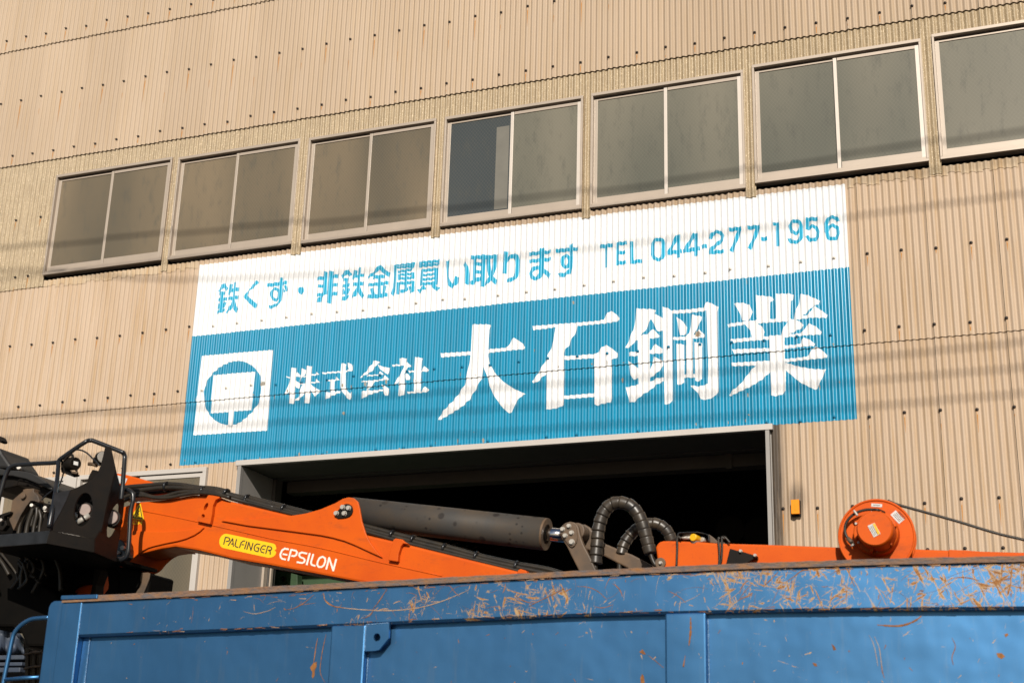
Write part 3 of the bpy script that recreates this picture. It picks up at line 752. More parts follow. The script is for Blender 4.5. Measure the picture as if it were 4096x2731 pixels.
paint("emblem", sw(J4, [em_sq]), DXP, ssurf(0.0022), WHITE, sign, holes=sw(J4, [em_ci]), cuts=(L3,))
paint("emblem_bar", sw(J4, [em_in]), DXP, ssurf(0.0022), WHITE, sign, cuts=(L3,))
paint("company_lettering", sw(J3, mid3), DXP/2, ssurf(0.0022), WHITE, sign, cuts=(L3,))
paint("name_lettering", sw(J1, big1)+sw(J2, big2), DXP/2, ssurf(0.0022), WHITE, sign, cuts=(L3,))
t1 = [
 [(125,390),(160,305),(232,252),(215,320),(190,360),(150,395)], [(232,252),(285,335),(265,388),(230,345),(213,320)], [(138,405),(245,390),(240,440),(135,450)], [(170,405),(205,400),(185,740),(150,745)], [(125,502),(268,495),(262,545),(120,550)],
 [(120,585),(155,610),(150,680),(108,685)], [(210,562),(258,580),(235,660),(185,665)], [(105,712),(238,680),(235,722),(170,745),(100,765)],
 [(310,265),(365,275),(345,400),(305,460),(285,440)], [(330,350),(470,325),(465,385),(330,402)], [(385,238),(435,238),(415,400),(410,540),(425,640),(470,695),(420,748),(385,680),(368,625),(330,700),(255,755),(250,740),(285,670),(335,625),(355,540),(370,400)], [(288,480),(355,482),(465,462),(458,515),(355,535),(285,530)],
 [(775,213),(800,238),(745,310),(680,355),(605,455),(690,535),(785,615),(742,672),(660,600),(575,510),(568,480),(610,400),(680,340),(700,275)],
 [(945,252),(1000,258),(1090,240),(1200,232),(1280,215),(1270,275),(1090,298),(1000,312),(940,308)], [(1172,165),(1200,160),(1190,330),(1195,430),(1175,530),(1130,625),(1060,650),(1045,675),(985,678),(980,625),(1050,625),(1075,595),(1130,590),(1155,520),(1160,330)],
 [(1205,355),(1225,340),(1252,390),(1235,415)], [(1245,305),(1268,290),(1295,375),(1262,392)], ell(1524, 378, 48, 60),
 [(1905,60),(1952,65),(1940,380),(1950,385),(1945,430),(1915,440),(1870,500),(1850,560),(1790,578),(1788,545),(1810,500),(1870,460),(1890,380)], [(1790,150),(1905,138),(1900,190),(1785,205)], [(1805,285),(1895,272),(1890,322),(1800,328)], [(1775,435),(1895,405),(1885,455),(1780,485)],
 [(1995,50),(2055,55),(2040,300),(2025,450),(2012,592),(1958,585),(1975,350)], [(2045,125),(2152,100),(2140,165),(2045,170)], [(2035,268),(2130,252),(2125,305),(2035,315)], [(2025,415),(2138,395),(2132,455),(2025,465)]]
t1 += stroke(ell(1085, 440, 64, 92), 46, True)
t2 = [
 [(12,420),(50,365),(125,318),(115,390),(30,475)], [(125,318),(190,398),(150,445),(115,395)], [(50,472),(138,455),(130,505),(45,520)], [(85,470),(115,465),(98,810),(70,840)], [(28,580),(158,555),(150,608),(25,625)], [(32,660),(60,645),(78,730),(30,745)], [(112,632),(160,648),(135,735),(100,730)], [(18,790),(145,750),(135,802),(90,815),(70,840),(15,842)],
 [(218,330),(278,342),(255,450),(208,498),(190,475)], [(245,412),(395,385),(388,432),(245,457)], [(298,285),(345,288),(332,430),(325,600),(345,680),(400,760),(355,805),(315,735),(280,680),(255,760),(182,805),(185,755),(240,680),(270,600),(285,430)], [(205,545),(390,520),(380,580),(200,598)],
 [(635,245),(680,245),(740,320),(845,385),(808,442),(720,385),(645,310),(600,370),(540,420),(460,472),(452,430),(530,375),(590,310)], [(545,418),(745,402),(735,455),(535,478)], [(625,415),(675,408),(670,785),(608,792)], [(455,555),(800,512),(795,570),(455,602)],
 [(500,650),(538,608),(580,740),(580,780),(520,780)], [(705,585),(770,600),(745,740),(690,745)], [(445,745),(785,712),(780,770),(735,780),(670,790),(585,800),(500,800),(440,800)],
 [(895,240),(950,245),(940,500),(920,700),(880,762),(850,725),(880,600),(893,400)], [(945,240),(1245,196),(1242,230),(945,262)], [(945,275),(1225,240),(1222,285),(945,302)], [(1205,205),(1245,195),(1228,290),(1205,290)], [(965,340),(1205,298),(1200,336),(965,378)], [(1192,280),(1225,275),(1205,325),(1190,325)],
 [(1075,325),(1120,318),(1115,690),(1065,695)], [(965,395),(1235,368),(1232,403),(965,430)], [(965,457),(1230,432),(1228,475),(960,492)], [(965,395),(1012,395),(1008,490),(960,490)], [(1198,378),(1235,370),(1230,470),(1193,475)], [(948,535),(1235,508),(1232,555),(945,580)], [(948,535),(995,540),(985,732),(940,730)], [(1200,515),(1235,510),(1228,680),(1175,722),(1160,690),(1195,660)],
 [(1005,670),(1060,645),(1130,625),(1130,660),(1085,695),(1010,715)], [(1135,600),(1180,590),(1195,655),(1150,665)],
 [(1325,185),(1670,148),(1668,192),(1322,226)], [(1322,245),(1665,208),(1663,240),(1320,282)], [(1325,185),(1382,180),(1378,275),(1320,282)], [(1410,178),(1470,172),(1465,268),(1405,273)], [(1512,168),(1568,160),(1563,258),(1508,263)], [(1628,155),(1670,150),(1665,240),(1625,245)],
 [(1343,320),(1392,316),(1375,585),(1325,585)], [(1580,290),(1645,285),(1632,565),(1575,568)], [(1343,320),(1645,285),(1640,332),(1340,363)], [(1380,397),(1585,372),(1582,410),(1380,432)], [(1375,467),(1582,445),(1580,482),(1375,508)], [(1330,540),(1635,515),(1630,562),(1325,585)],
 [(1290,655),(1340,635),(1395,585),(1430,640),(1375,660),(1340,710),(1318,710)], [(1530,575),(1575,565),(1620,615),(1672,625),(1630,685),(1570,645),(1525,605)],
 [(1778,178),(1832,165),(1818,330),(1822,450),(1850,525),(1880,558),(1905,520),(1935,430),(1985,455),(1975,530),(1940,580),(1905,600),(1872,632),(1810,590),(1790,520),(1780,350)], [(2060,240),(2092,180),(2140,270),(2160,400),(2160,560),(2130,572),(2092,555),(2095,400),(2085,290)]]
t3 = [
 [(95,298),(345,278),(340,338),(92,360)], [(138,300),(182,296),(167,735),(120,735)], [(262,278),(327,278),(308,815),(246,812)], [(175,412),(266,406),(262,460),(172,464)], [(172,545),(262,540),(258,590),(170,598)], [(80,735),(170,675),(255,640),(255,690),(215,728),(160,740),(125,782),(88,782)],
 [(325,292),(530,278),(525,335),(325,345)], [(345,290),(405,290),(410,450),(430,590),(470,650),(528,710),(502,782),(440,725),(390,640),(360,520),(345,420)], [(470,290),(528,282),(515,480),(470,640),(420,700),(380,760),(318,790),(325,735),(390,660),(430,560),(460,440)],
 [(645,235),(712,228),(700,330),(690,430),(685,600),(620,595),(635,400)], [(690,325),(760,285),(820,260),(880,285),(905,370),(900,540),(880,630),(850,690),(780,715),(755,742),(692,735),(690,685),(760,672),(800,640),(835,590),(848,470),(840,380),(800,330),(740,360),(690,405)],
 [(1070,240),(1435,203),(1430,255),(1070,298)], [(1072,362),(1435,325),(1430,385),(1072,418)], [(1250,168),(1328,168),(1320,400),(1318,580),(1290,630),(1240,668),(1235,600)], [(1310,512),(1370,545),(1430,605),(1408,685),(1360,630),(1310,580)],
 [(1525,188),(1890,155),(1885,207),(1525,250)], [(1745,110),(1808,100),(1808,400),(1795,520),(1770,590),(1710,610),(1680,645),(1590,660),(1550,590),(1620,590),(1690,575),(1740,520),(1755,400)]]
t3 += stroke([(1255,510),(1185,492),(1125,525),(1095,590),(1112,655),(1160,678),(1215,665),(1270,600)], 58)
t3 += stroke(ell(1690, 395, 62, 96), 48, True)
def TS(pts, wd, c=False): return stroke(pts, wd+3.5, c)
fatten = lambda L, wd: L+[q for p in L for q in stroke(p, wd, True)]
t1, t2, t3 = fatten(t1, 7), fatten(t2, 6), fatten(t3, 7)
t4 = (TS([(38,378),(162,365)],32)+TS([(98,370),(97,570)],20)+TS([(205,345),(203,552)],26)+TS([(195,355),(290,345)],30)+TS([(205,440),(278,430)],30)+TS([(195,535),(285,522)],32)
 +TS([(333,332),(335,535)],28)+TS([(322,525),(427,508)],32)
 +TS([(530,350),(545,320),(585,309),(618,320),(626,350),(625,450),(613,482),(575,498),(538,482),(528,450)],29,True)
 +TS([(768,270),(768,482)],31)+TS([(758,275),(677,440)],29)+TS([(662,441),(797,420)],34)+TS([(929,255),(928,464)],31)+TS([(918,258),(822,418)],29)+TS([(806,420),(964,395)],34)
 +TS([(978,379),(1028,372)],34)+TS([(1060,310),(1070,270),(1110,242),(1150,245),(1172,275),(1165,320),(1110,365),(1065,405),(1060,440)],29)+TS([(1045,434),(1187,420)],32)
 +TS([(1235,225),(1348,212)],34)+TS([(1335,215),(1300,310),(1255,425)],31)+TS([(1405,207),(1517,195)],34)+TS([(1502,198),(1470,290),(1422,402)],31)+TS([(1530,310),(1587,303)],34)
 +TS([(1679,155),(1684,372)],29)+TS([(1638,173),(1680,166)],26)
 +TS([(1795,185),(1812,152),(1850,142),(1885,155),(1900,190),(1885,235),(1850,258),(1812,240)],29,True)+TS([(1900,190),(1900,290),(1880,325),(1840,340),(1800,328),(1787,300)],29)
 +TS([(1945,128),(2052,123)],33)+TS([(1958,125),(1957,225)],28)+TS([(1957,215),(2000,190),(2035,200),(2055,240),(2050,290),(2025,315),(1980,318),(1952,280)],29)
 +TS([(2135,240),(2150,198),(2195,182),(2235,205),(2240,260),(2225,298),(2190,308),(2150,298)],29,True)+TS([(2130,250),(2128,170),(2150,120),(2190,105),(2230,120),(2240,148)],29))
paint("slogan_lettering", sw(T1, t1)+sw(T2, t2)+sw(T3, t3), DXP/2, ssurf(0.0022), BLUE_L, sign)
paint("phone_lettering", sw(T4, t4), DXP/2, ssurf(0.0022), BLUE_L, sign)

# worn patches where the paint has gone
rw = random.Random(5); wear = []
for k in range(46):
    x = rw.uniform(SX0+.05, SX1-.05); z = rw.choice([SZ0+rw.uniform(.0, .05), L3+rw.uniform(.0, .03), rw.uniform(SZ0, SZM)]); 
    wd_, h_ = rw.uniform(.006, .022), rw.uniform(.01, .06)
    wear.append([(x, z), (x+wd_*.6, z-h_*.2), (x+wd_, z+h_*.4), (x+wd_*.5, z+h_), (x-wd_*.2, z+h_*.6)])
for cx_, cz_, r_ in ((2.2, 6.05, .03), (-2.72, 5.95, .025)):
    wear += [[(cx_+rw.uniform(-r_, r_)+a, cz_+rw.uniform(-r_, r_)*.6+b) for a, b in ((0, 0), (.014, -.01), (.02, .02), (.004, .035))] for _ in range(9)]
tag(paint("worn_paint", wear, DXP, ssurf(0.0030), WORN, sign), kind="stuff")

# ================================================================== amber lamp by the doorway
lp = at(3182, 2000, -0.05); lx, lz = lp[0], at(3182, 2030, -0.05)[2]
lamp = empty("marker_lamp", (lx, -0.03, lz-0.075), "small rectangular amber lamp fixed to the wall right of the doorway", "lamp")
m_ = MB(); m_.box(lx-0.040, lx+0.040, -0.045, -0.005, lz-0.078, lz+0.072); m_.build("base", BLACK, lamp, bevel=0.004)
m_ = MB(); m_.box(lx-0.037, lx+0.037, -0.085, -0.045, lz-0.062, lz+0.070); m_.box(lx-0.006, lx+0.006, -0.088, -0.085, lz-0.03, lz+0.03); m_.build("lens", LAMPO, lamp, bevel=0.008)

# ================================================================== overhead cables (they throw the soft bands on the wall)
CD = 8.5
cab = [([(-6.7, 8.03), (-4, 7.92), (-1.8, 7.81), (1.7, 7.74), (3.6, 7.77), (5.4, 7.80)], 0.030, "topmost"),
       ([(-6.64, 7.72), (-5.9, 7.64), (-4.1, 7.33), (-1.68, 7.15), (1.0, 7.10), (3.6, 7.11), (5.3, 7.14)], 0.026, "second from the top"),
       ([(-6.5, 7.60), (-4, 7.55), (0, 7.50), (4.33, 7.48), (5.36, 7.49)], 0.020, "third from the top"),
       ([(-6.3, 5.84), (-3.67, 5.74), (-1.4, 5.70), (1.6, 5.66), (3.7, 5.67), (5.2, 5.70)], 0.028, "third from the bottom"),
       ([(-6.3, 5.56), (-3.58, 5.515), (-0.8, 5.47), (1.6, 5.44), (3.7, 5.45), (5.2, 5.46)], 0.026, "second from the bottom"),
       ([(-6.3, 5.27), (-3.66, 5.24), (0.2, 5.21), (3.7, 5.20), (5.2, 5.22)], 0.026, "lowest")]
for pts, dia, which in cab:
    a, b = np.array(pts[0]), np.array(pts[1]); c, d = np.array(pts[-2]), np.array(pts[-1])
    P = [tuple(a-(b-a)/np.linalg.norm(b-a)*12)]+pts+[tuple(d+(d-c)/np.linalg.norm(d-c)*12)]
    P = [(x+CD*SUN.x/-SUN.y, -CD, z+CD*SUN.z/-SUN.y) for x, z in P]
    t = MB(); t.tube(spline(P, 6), dia/2, 6)
    o = t.build("overhead_cable", BLACK_G)
    tag(o, "black utility cable strung in front of the factory, %s of the six" % which, "cable", "overhead cables along the street")

# ================================================================== green machine frame just inside the doorway
A_ = K(850, 2080, 4.2764)
gp = W(A_([(985,860),(1270,880),(1270,1400),(960,1400)]), 1.6)
gfr = empty("machine_frame", (float(gp[0][0]), 1.6, 0), "dark green steel machine frame with a round hole inside the doorway behind the boom", "machine")
ho = W(A_(ell(1205, 1005, 48, 46, 20)), 1.6)
plate_holes([tuple(p) for p in gp], [ho], 0.05, "side_plate", GREEN, gfr)
t = MB(); t.prism(W(A_([(1270,885),(1450,930),(1450,1400),(1270,1400)]), 1.5), 0.12); t.build("upright", GREEN, gfr, bevel=0.004)
x0 = at(*A_([(1450,950)])[0], 1.7)
t = MB(); t.box(x0[0], x0[0]+2.2, 1.7, 2.1, 0.05, x0[2]); t.build("bed", GREEN, gfr, bevel=0.01)
t = MB(); t.box(gp[0][0]-0.02, x0[0]+0.1, 1.65, 2.2, 0.05, gp[3][2]-0.25); t.build("base", GREEN, gfr, bevel=0.01)

# ================================================================== dim things inside the hall
hp = random.Random(9); hb = MB()
h0, h1 = at(1150, 1985, 4.0), at(1560, 2000, 4.0)
for k in range(260):
    f = hp.random(); x = h0[0]-0.6+(h1[0]-h0[0]+1.6)*f; top = h0[2]-1.3*max(0, f-0.35)
    z = top-abs(hp.gauss(0, 0.45)); y = 4.0+hp.uniform(0, .7); L = hp.uniform(.1, .35); a = hp.uniform(-.8, 1.2)
    p = [(x, y, z), (x+L*.5*math.cos(a), y+hp.uniform(-.1, .1), z+L*.5*math.sin(a)+hp.uniform(-.03, .03)), (x+L*math.cos(a), y+hp.uniform(-.1, .1), z+L*math.sin(a)*.8)]
    hb.tube(spline(p, 3), hp.uniform(.005, .014), 5)
hb.box(h0[0]-0.8, h1[0]+1.0, 4.75, 6.4, 0.05, h0[2]-0.9)
tag(hb.build("scrap_heap", DUSTY), "dim heap of tangled scrap metal inside the dark doorway, behind the boom", "scrap", kind="stuff")
for nm, (u_, v_), side in (("cable_drum", (2920, 2118), "left"), ("cable_drum", (3032, 2128), "right")):
    c = at(u_, v_, 6.0); e = empty(nm, (float(c[0]), 6.0, 0.05), "dim wooden cable drum standing in the dark doorway, the %s one of the two" % side, "cable drum", "cable drums inside the doorway")
    for nm2, r, h, y in (("flange", .20, .03, 6.0), ("flange", .20, .03, 6.25), ("core", .09, .22, 6.03)):
        t = MB(); t.disc((c[0], y, c[2]), (0, 1, 0), r, h, 30); t.build(nm2, WOOD, e)
    t = MB(); t.box(c[0]-.3, c[0]+.3, 5.95, 6.35, 0.05, c[2]-0.2); t.build("stand", INNER, e, bevel=0.02)

# ================================================================== truck that carries the container and the crane
CY = -6.70                                  # near face of the container's top beam
trk = empty("truck_chassis", (2.6, -5.55, 0), "dark truck chassis under the blue container, carrying the orange crane", "truck")
for yy in (-6.0, -5.2):
    t = MB(); t.box(-3.6, 6.6, yy, yy+0.12, 0.80, 1.04); t.build("frame_rail", BLACK, trk, bevel=0.01)
t = MB(); t.box(-3.5, -3.2, -6.4, -4.6, 0.55, 1.04); t.build("front_crossmember", BLACK, trk, bevel=0.02)
def wheel(x, y):
    e = empty("wheel", (0, 0, 0), None, None); e.parent = trk; e.location = (0, 0, 0)
    t = MB()
    prof = [(0.30, 0.0), (0.46, 0.0), (0.50, 0.04), (0.50, 0.24), (0.46, 0.28), (0.30, 0.28)]
    n = 28
    for (ra, ya), (rb, yb) in zip(prof, prof[1:]):
        for k in range(n):
            a, b = 2*math.pi*k/n, 2*math.pi*(k+1)/n
            t.add([(x+ra*math.cos(a), y+ya, 0.5+ra*math.sin(a)), (x+ra*math.cos(b), y+ya, 0.5+ra*math.sin(b)), (x+rb*math.cos(b), y+yb, 0.5+rb*math.sin(b)), (x+rb*math.cos(a), y+yb, 0.5+rb*math.sin(a))], [(0, 1, 2, 3)])
    off = Vector(trk.location)
    o = t.build("tyre", TYRE, trk); o.parent = e; o.location = -off
    t = MB(); t.disc((x, y+0.05, 0.5), (0, 1, 0), 0.30, 0.18, 28); t.disc((x, y+0.01, 0.5), (0, 1, 0), 0.09, 0.05, 16)
    o = t.build("rim", BLACK, trk); o.parent = e; o.location = -off
for x in (0.9, 4.2, 5.4):
    for y in (-6.72, -4.75): wheel(x, y)

# ================================================================== blue scrap container
con = empty("scrap_container", (2.9, -5.55, 1.04), "scratched blue steel scrap container with a rusty rim, filling the foreground", "container")
RT = [(250,2386),(900,2353.6),(1500,2322),(2300,2281),(3000,2250),(3550,2232.5),(4096,2220.6)]
RB = [(250,2407),(900,2374.5),(1500,2343),(2300,2301),(3000,2271),(3550,2254),(4096,2242.5)]
BB_ = [(313,2545),(900,2522),(1500,2496.5),(2300,2462.5),(3000,2446),(3550,2438.5),(4096,2435)]
XE = 6.9
def line(pts, Y):
    P = W(pts, Y); p, q = np.array(P[-2]), np.array(P[-1])
    P.append(tuple(q+(q-p)*((XE-q[0])/(q[0]-p[0]))*np.array([1, 1, 0.3]))); return P
rt, rb_, bb = line(RT, CY-0.004), line(RB, CY-0.004), line(BB_, CY)
def zi(P, x): return float(np.interp(x, [p[0] for p in P], [p[2] for p in P]))
X0 = rt[0][0]; XB = bb[0][0]; CB = -4.40                     # left end, beam start, far face
xs = np.linspace(X0, XE, 40)
# top beam: a rolled box section along the rim
def beam(y0, y1, face, name, m, zt, zb, ch=0.012, xa=XB):
    t = MB(); pr = None
    for x in np.linspace(xa, XE, 36):
        a, b = zt(x), zb(x)
        sec = [(x, y0, b+ch), (x, y0, a-ch), (x, y0+ch, a), (x, y1, a), (x, y1, b), (x, y0+ch, b)]
        if pr is not None: t.loft(pr, sec, caps=False)
        else: t.add(sec, [tuple(range(6))])
        pr = sec
    t.add(pr, [tuple(range(6))[::-1]])
    return t.build(name, m, con)
beam(CY, CY+0.14, 0, "top_beam", CBEAM, lambda x: zi(rb_, x)-0.003, lambda x: zi(bb, x))
t = MB(); pr = None
rng = random.Random(3)
for i, x in enumerate(np.linspace(X0+0.0, XE, 150)):
    a = zi(rt, x)+rng.uniform(-0.0016, 0.0016); b = zi(rb_, x)-0.003; y0 = CY-0.006+rng.uniform(-0.0015, 0.0015)
    sec = [(x, y0, b), (x, y0, b+0.011), (x, y0+0.003, b+0.013), (x, y0+0.002, a-0.003), (x, y0+0.005, a), (x, CY+0.15, a), (x, CY+0.15, b)]
    if pr is not None: t.loft(pr, sec, caps=False)
    else: t.add(sec, [tuple(range(7))])
    pr = sec
t.add(pr, [tuple(range(7))[::-1]])
t.build("rim", [RIM], con)
# blue stretch of rim at the left corner with its weld
t = MB(); xw = at(390, 2380, CY-0.01)[0]
t.box(X0-0.004, xw, CY-0.0125, CY+0.05, zi(rb_, X0+.05)+0.012, zi(rt, X0+0.05)+0.006); t.build("rim_cap", CBLUE, con, bevel=0.003)
def weld(pts, r, name="weld"):
    t = MB(); P = spline(pts, 30); rg = random.Random(len(P))
    t.tube(P, r, 6, rad=[r*rg.uniform(0.65, 1.25) for _ in P]); return t.build(name, WELD, con)
# recessed panels, posts, corner
DEP = 0.048; PY = CY+DEP
def colx(pts): return [at(u, v, CY)[0] for u, v in pts]
p1 = (at(1322, 2502, CY)[0], at(1461, 2502, CY)[0]); p2 = (at(2657.5, 2456, CY)[0], at(2821, 2451, CY)[0])
PITCHP = p2[0]-p1[0]; p3 = (p2[0]+PITCHP, p2[1]+PITCHP)
ZB = 1.12
t = MB(); t.box(XB, XE, PY, PY+0.05, ZB, 2.47); t.build("side_panel", CBLUE, con)
for a, b in (p1, p2, p3):
    t = MB()
    zt = (zi(bb, a)+zi(bb, b))/2-0.001
    t.box(a, b, CY+0.006, PY-0.001, ZB, zt+0.004); t.build("post", CBLUE, con, bevel=0.009)
    weld([(b+0.002, PY-0.003, zt-0.02), (b+0.003, PY-0.003, 1.9), (b+0.002, PY-0.003, 1.2)], 0.0035)
cx0, cx1 = X0, XB
t = MB(); t.box(cx0, cx1-0.002, CY-0.001, CY+0.18, ZB, zi(rb_, X0+.02)-0.004); t.build("corner_post", CBLUE, con, bevel=0.006)
sx0 = at(203, 2433, CY+0.05)[0]
t = MB(); zt = at(215, 2404, CY+0.05)[2]
t.prism([(cx0-0.001, CY+0.03, zt), (sx0+0.03, CY+0.03, zt), (sx0+0.010, CY+0.03, zt-0.012), (sx0, CY+0.03, zt-0.035), (sx0, CY+0.03, ZB), (cx0-0.001, CY+0.03, ZB)], 0.14)
t.build("corner_post", CBLUE, con, bevel=0.006)
weld([(cx1, CY-0.001, zi(rb_, cx1)-0.01), (cx1, CY-0.001, 2.3), (cx1, CY-0.001, 1.2)], 0.0028)
t = MB(); t.prism([(cx1, PY-0.001, zi(bb, cx1)), (cx1+0.040, PY-0.001, zi(bb, cx1)-0.03), (cx1+0.040, PY-0.001, ZB), (cx1, CY+0.01, ZB)], 0.01); t.build("corner_gusset", CBLUE, con)
weld([(cx1+0.043, PY-0.004, 2.36), (cx1+0.043, PY-0.004, 2.0), (cx1+0.042, PY-0.004, 1.2)], 0.004)
t = MB(); t.box(XB, XE, CY-0.0, PY, ZB-0.16, ZB); t.build("bottom_beam", CBEAM, con, bevel=0.01)
t = MB(); t.box(X0, XE, CY+0.1, CB, 1.05, 1.10); t.build("floor", RIM, con)
t = MB(); t.box(X0, XE, CB, CB+0.1, 1.0, 2.58); t.build("far_side", CBLUE, con)
t = MB(); t.box(X0, X0+0.08, CY+0.18, CB, 1.0, 2.50); t.build("end_wall", CBLUE, con)
t = MB(); t.box(XE-0.08, XE, CY+0.16, CB, 1.0, 2.55); t.build("end_wall", CBLUE, con)
# lifting lug
LK = K(1200, 2380, 4.468)
lug = plate_holes(W(LK([(1178,522),(1595,487),(1585,760),(1410,972),(1335,988),(1160,997)]), CY-0.004), [W(LK(ell(1376, 748, 61, 74, 22)), CY-0.004)], 0.016, "lifting_lug", CBLUE, con)
weld(W(LK([(1180,520),(1165,750),(1155,990)]), CY-0.004), 0.0035)
weld(W(LK([(1185,520),(1390,505),(1590,488)]), CY-0.004), 0.003)
# grab handle at the left corner
HK = K(0, 2350, 4.1156)
t = MB(); hp = W(HK([(815,487),(650,497),(520,515),(400,575),(300,660),(230,760),(195,880),(160,1050),(115,1270),(70,1490),(30,1700),(0,1900)]), CY+0.10)
t.tube(spline(hp, 5), 0.0125, 12); t.tube(W(HK([(655,1468),(400,1480),(75,1510)]), CY+0.10), 0.011, 12); t.build("grab_handle", CBLUE, con)

# scrapes and scratches of the near side (real marks in the paint)
rg = random.Random(21); scr = MB(); rus = MB()
def mark(mb, pts, wd, y):
    P = spline(pts, 6) if len(pts) > 2 else [np.array(p, float) for p in pts]
    n = len(P)
    for i in range(n-1):
        a, b = P[i], P[i+1]; d = b-a; L = np.linalg.norm(d)
        if L < 1e-6: continue
        q = np.array([-d[1], d[0]])/L
        wa = wd*(0.35+0.65*math.sin(math.pi*(i+.1)/n))*rg.uniform(.6, 1.3); wb = wd*(0.35+0.65*math.sin(math.pi*(i+1)/n))*rg.uniform(.6, 1.3)
        yy = y-0.00002*(len(mb.v) % 40)
        A = [(a-q*wa/2), (b-q*wb/2), (b+q*wb/2), (a+q*wa/2)]
        mb.add([(p[0], yy, p[1]) for p in A], [(0, 1, 2, 3)])
def zrange(x): return zi(bb, x)+0.018, zi(rb_, x)-0.018
for k in range(300):
    x = 0.5+(XE-0.5)*rg.random()**0.55
    z0, z1 = zrange(x); z = rg.uniform(z0, z1); L = rg.choice([0.02, 0.03, 0.05, 0.09, 0.14])*rg.uniform(.6, 1.3)
    an = rg.gauss(0.6, 1.0); c = rg.uniform(-.5, .5)
    pts = []
    for i in range(4):
        pts.append((x+L*i/3*math.cos(an+c*i/3), min(max(z+L*i/3*math.sin(an+c*i/3), z0), z1)))
    mark(scr if rg.random() < 0.45 else rus, pts, rg.choice([0.0010, 0.0015, 0.0022, 0.0035, 0.005]), CY-0.0006)
BK = K(900, 1900, 1.68)
def bw(p, Y=CY): return [(q[0], q[2]) for q in W(p, Y)]
for k in range(260):
    x = 0.7+(XE-0.7)*rg.random()**0.8; z0, z1 = zi(bb, x)+0.006, zi(rb_, x)-0.004
    up = rg.random() < 0.5; z = (z1-abs(rg.gauss(0, 0.012))) if up else (z0+abs(rg.gauss(0, 0.006)))
    L = rg.uniform(0.008, 0.05); mark(rus if rg.random() < .75 else scr, [(x, z), (x+L, min(max(z+rg.gauss(0, .003), z0), z1))], rg.uniform(.0015, .005), CY-0.0008)
mark(scr, bw(BK([(665,790),(680,850),(740,880),(900,900),(1100,908),(1280,893),(1430,855),(1560,805),(1640,770)])), 0.0045, CY-0.0016)
mark(rus, bw(BK([(660,790),(675,840),(730,878),(800,890)])), 0.006, CY-0.0022)
mark(scr, bw(BK([(120,912),(200,930),(290,910),(340,885)])), 0.003, CY-0.0016)
mark(rus, bw(BK([(400,905),(470,890),(540,850),(600,800)])), 0.0035, CY-0.0016)
mark(rus, bw(BK([(990,905),(1040,840),(1090,760)])), 0.004, CY-0.0018)
mark(rus, bw(BK([(930,960),(975,940),(1000,905)])), 0.004, CY-0.0019)
mark(rus, bw(BK([(2040,880),(2150,825),(2280,760)])), 0.004, CY-0.0018)
DK = K(3000, 1900, 1.887)
mark(rus, bw(DK([(960,1128),(1060,1135),(1150,1132),(1240,1100),(1295,1060)]), PY), 0.009, PY-0.0012)
mark(rus, bw(DK([(990,1420),(1000,1480),(1015,1530)]), PY), 0.004, PY-0.0012)
mark(scr, bw(DK([(900,1205),(935,1280),(955,1370),(965,1440)]), PY), 0.003, PY-0.0012)
mark(scr, bw(DK([(940,1215),(975,1300),(990,1400),(1000,1470)]), PY), 0.003, PY-0.0012)
mark(rus, bw(DK([(1525,1225),(1550,1290),(1525,1370),(1535,1430)]), PY), 0.004, PY-0.0012)
mark(rus, bw(LK([(320,760),(290,900),(265,1080),(245,1210)]), PY), 0.005, PY-0.0012)
mark(rus, bw(LK([(470,690),(430,860),(385,1100),(365,1370),(450,1560)]), PY), 0.004, PY-0.0012)
PK = K(2550, 2380, 4.4667)
mark(rus, bw(PK([(945,385),(945,640),(915,890)]), CY), 0.009, CY+0.0040)
mark(rus, bw(PK([(850,1065),(815,1270)]), CY), 0.006, CY+0.0040)
mark(rus, bw(PK([(180,1060),(300,1150),(370,1210),(470,1290)]), PY), 0.003, PY-0.0012)
for k in range(90):
    x = rg.uniform(0.6, XE-0.1); z = rg.uniform(1.95, 2.33)
    if any(a-0.04 < x < b+0.04 for a, b in (p1, p2, p3)): continue
    an = rg.gauss(1.3, .7); L = rg.choice([0.004, 0.006, 0.010, 0.02])
    mark(rus if rg.random() < .7 else scr, [(x, z), (x+L*math.cos(an), z+L*math.sin(an))], rg.uniform(.002, .006), PY-0.0010)
def blob(pts, Y, mb=rus): mb.add([(p[0], p[1], p[2]) for p in W(pts, Y)], [tuple(range(len(pts)))[::-1]])
blob(LK([(235,1210),(300,1180),(295,1270),(265,1330),(260,1430),(225,1485),(210,1440),(220,1370),(180,1290)]), PY-0.0015)
blob(PK([(50,1470),(85,1395),(110,1440),(130,1560),(60,1568)]), PY-0.0015)
blob(PK([(30,1010),(90,960),(150,1050),(100,1050)]), PY-0.0015)
blob(DK([(1860,1340),(1900,1340),(1925,1365),(1900,1385),(1870,1370)]), PY-0.0015)
blob(DK([(1920,1200),(1945,1190),(1950,1205),(1930,1220)]), PY-0.0015)
blob(DK([(470,1412),(500,1418),(508,1440),(485,1438)]), PY-0.0015)
blob(DK([(615,1270),(640,1290),(650,1315),(630,1320)]), PY-0.0015)
tag(scr.build("scrape_mark", SCRAPE, con), kind="stuff"); tag(rus.build("rust_mark", RUST, con), kind="stuff")

